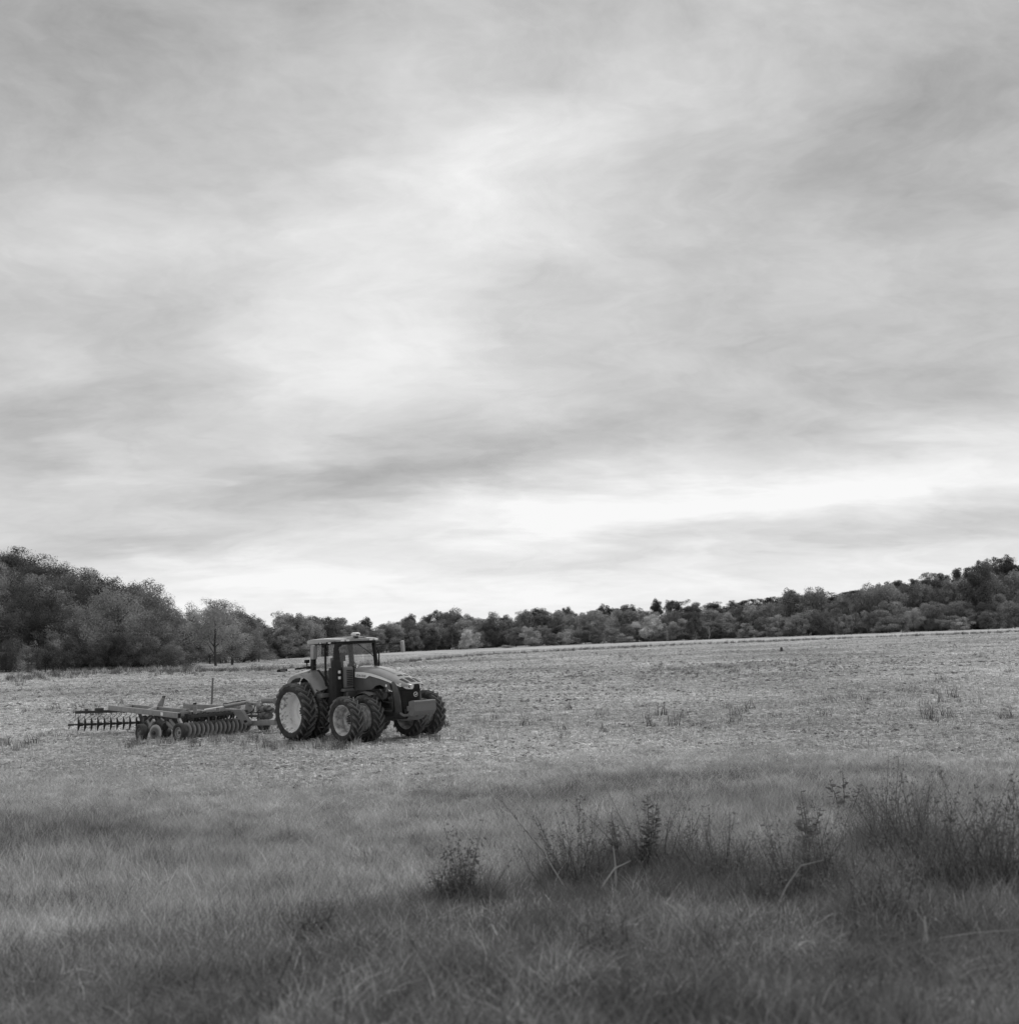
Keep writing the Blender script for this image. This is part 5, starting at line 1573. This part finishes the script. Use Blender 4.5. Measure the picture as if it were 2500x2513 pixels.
for (px, py_top, d, wpx, lab, mt, mt2, seed) in (
        (1120, 2030, 14.0, 190, 'dark spreading weed clump in the middle of the foreground', weed_m, green_m, 1),
        (1900, 2010, 12.5, 210, 'dark clump with pale bent leaf blades at right foreground', weed_m, weed_m, 3),
        (2270, 1900, 12.5, 330, 'tall mass of dark weeds near the right edge of the verge', weed_m, green_m, 4),
        (2410, 1900, 12.0, 260, 'dark weed mass cut off by the right edge of the picture', weed_m, weed_m, 5),
        (1400, 1965, 15.5, 210, 'grey weed patch left of the tallest leafy stalk', weed_m, green_m, 6),
        (1590, 1935, 16.5, 210, 'ragged weeds around the foot of the tallest leafy stalk', weed_m, green_m, 7),
        (1740, 1990, 15.0, 220, 'broad grey weed patch between leafy stalk and right dark clump', green_m, green_m, 8),
        (760, 2160, 10.5, 120, 'small dark tuft low in the left half of the verge', weed_m, green_m, 9),
        (2120, 2080, 10.5, 240, 'dark low weeds below the tall mass at right', weed_m, green_m, 12),
        (1980, 1960, 14.5, 160, 'loose weeds behind the clump with pale blades', weed_m, green_m, 13),
        (2180, 1860, 17, 260, 'farther grey weeds reaching the field edge at right', green_m, green_m, 14),
        (1480, 2200, 9.0, 160, 'low dark patch in the grass near the bottom centre', weed_m, green_m, 15)):
    ragged_clump(px, py_top, d, wpx, seed, mt, mt2, lab)
stalk_weed(1552, 16.5, 1.15, 21, 'tall dark leafy stalk rising from the verge near mid-picture', 60)
stalk_weed(1508, 17.0, .8, 22, 'shorter leafy stalk just left of the tall one', 24)
stalk_weed(1975, 15.0, .85, 23, 'dark-headed stalk above the right-hand tussock', 30)
stalk_weed(1955, 17.5, .95, 24, 'farther dark-headed stalk behind the right-hand tussock', 22)
stalk_weed(2045, 21, .8, 25, 'small dark stalk at the field edge in the right half', 20)
# pale bent reed leaves
def reed(px, d, pts, w, label):
    """flat folded leaf through offsets (dx, dz) in metres from its foot"""
    g_ = on_ground(px, d)
    vs, fs = [], []
    n = len(pts)
    pts = [(a * 1.2, .03 + b_ * 1.2) for a, b_ in pts]
    for i, (dx, dz) in enumerate(pts):
        q = pts[min(i + 1, n - 1)]; p0 = pts[max(i - 1, 0)]
        t2 = Vector((q[0] - p0[0], q[1] - p0[1])).normalized()
        ww = w * .48 * (1 - .75 * (i / (n - 1)) ** 2) * .5
        nx, nz = -t2.y * ww, t2.x * ww
        vs += [(dx - nx, .05 * i, dz - nz), (dx, .05 * i - ww * .45, dz), (dx + nx, .05 * i, dz + nz)]
    for i in range(n - 1):
        a = i * 3
        fs += [(a, a + 1, a + 4, a + 3), (a + 1, a + 2, a + 5, a + 4)]
    me = bpy.data.meshes.new('reed_leaf'); me.from_pydata(vs, [], fs)
    md = link('reed_leaf', me, pale_straw); md.location = g_
    sm = md.modifiers.new('thickness', 'SOLIDIFY'); sm.thickness = .003
    tag(md, label, 'reed leaf')
pale_straw = leafy('pale_reed', .38, .50, trans=.3, objrand=.1)
reed(1845, 11.8, [(0, 0), (.10, .16), (.20, .32), (.33, .47), (.52, .50)], .045, 'brightest broad bent leaf leaning right in the dark tussock')
reed(2150, 12.2, [(0, .05), (.12, .16), (.22, .30), (.30, .46)], .04, 'pale leaf leaning right of the dark tussock')
reed(2215, 19.0, [(0, 0), (-.03, .3), (-.07, .6), (-.12, .95)], .06, 'upright pale blade before the dark mass at right')
reed(1490, 14.5, [(0, 0), (.005, .2), (.01, .38), (.0, .55)], .06, 'upright pale blade left of the leafy stalk')
reed(1440, 14.2, [(0, .1), (.10, .24), (.2, .36), (.36, .42)], .05, 'pale arching leaf in the tussock under the stalk')
reed(1395, 14.6, [(.0, .0), (-.12, .18), (-.22, .34), (-.3, .5)], .04, 'thin pale blade leaning left beside the tussock')
reed(2230, 8.9, [(0, .02), (.01, .10), (.02, .2)], .06, 'short pale stub at the foot of the dark grass')
st_ = MB().tube([(0, 0, .0), (.25, .02, .02), (.5, 0, .03), (.75, .03, .028)], [.003, .003, .0028, .0015], 6).build('dry_stem', pale_straw)
st_.location = on_ground(2262, 8.8) + Vector((0, 0, .16)); st_.rotation_euler = (0, R_(-1), 0)
tag(st_, 'long pale dry stem lying level at the right edge of the verge', 'dry stem')

# small dark stump far out in the right of the field
def depth_for(px, py):
    """depth at which the ground crosses photo row py in the column px"""
    for d_ in np.arange(40, 380, 1.0):
        g_ = on_ground(px, d_)
        v_ = g_ - Vector((0, 0, CAM_H))
        if 1256.5 - FPX * v_.dot(up) / v_.dot(fw) < py:
            return d_
    return 380.0
d_ = depth_for(1917, 1600)
stp = MB().loft([[Vector((r_ * math.cos(a), r_ * math.sin(a), z)) for a in np.linspace(0, 6.283, 9)[:-1]] for z, r_ in ((-.1, .30), (.15, .22), (.75, .19), (.95, .15), (1.0, .05))], close=True).build('stump', bark)
stp.location = on_ground(1917, d_); stp.scale = (.9, .9, d_ / 260.0)
tag(stp, 'small dark stump standing alone far out in the right of the field', 'stump')
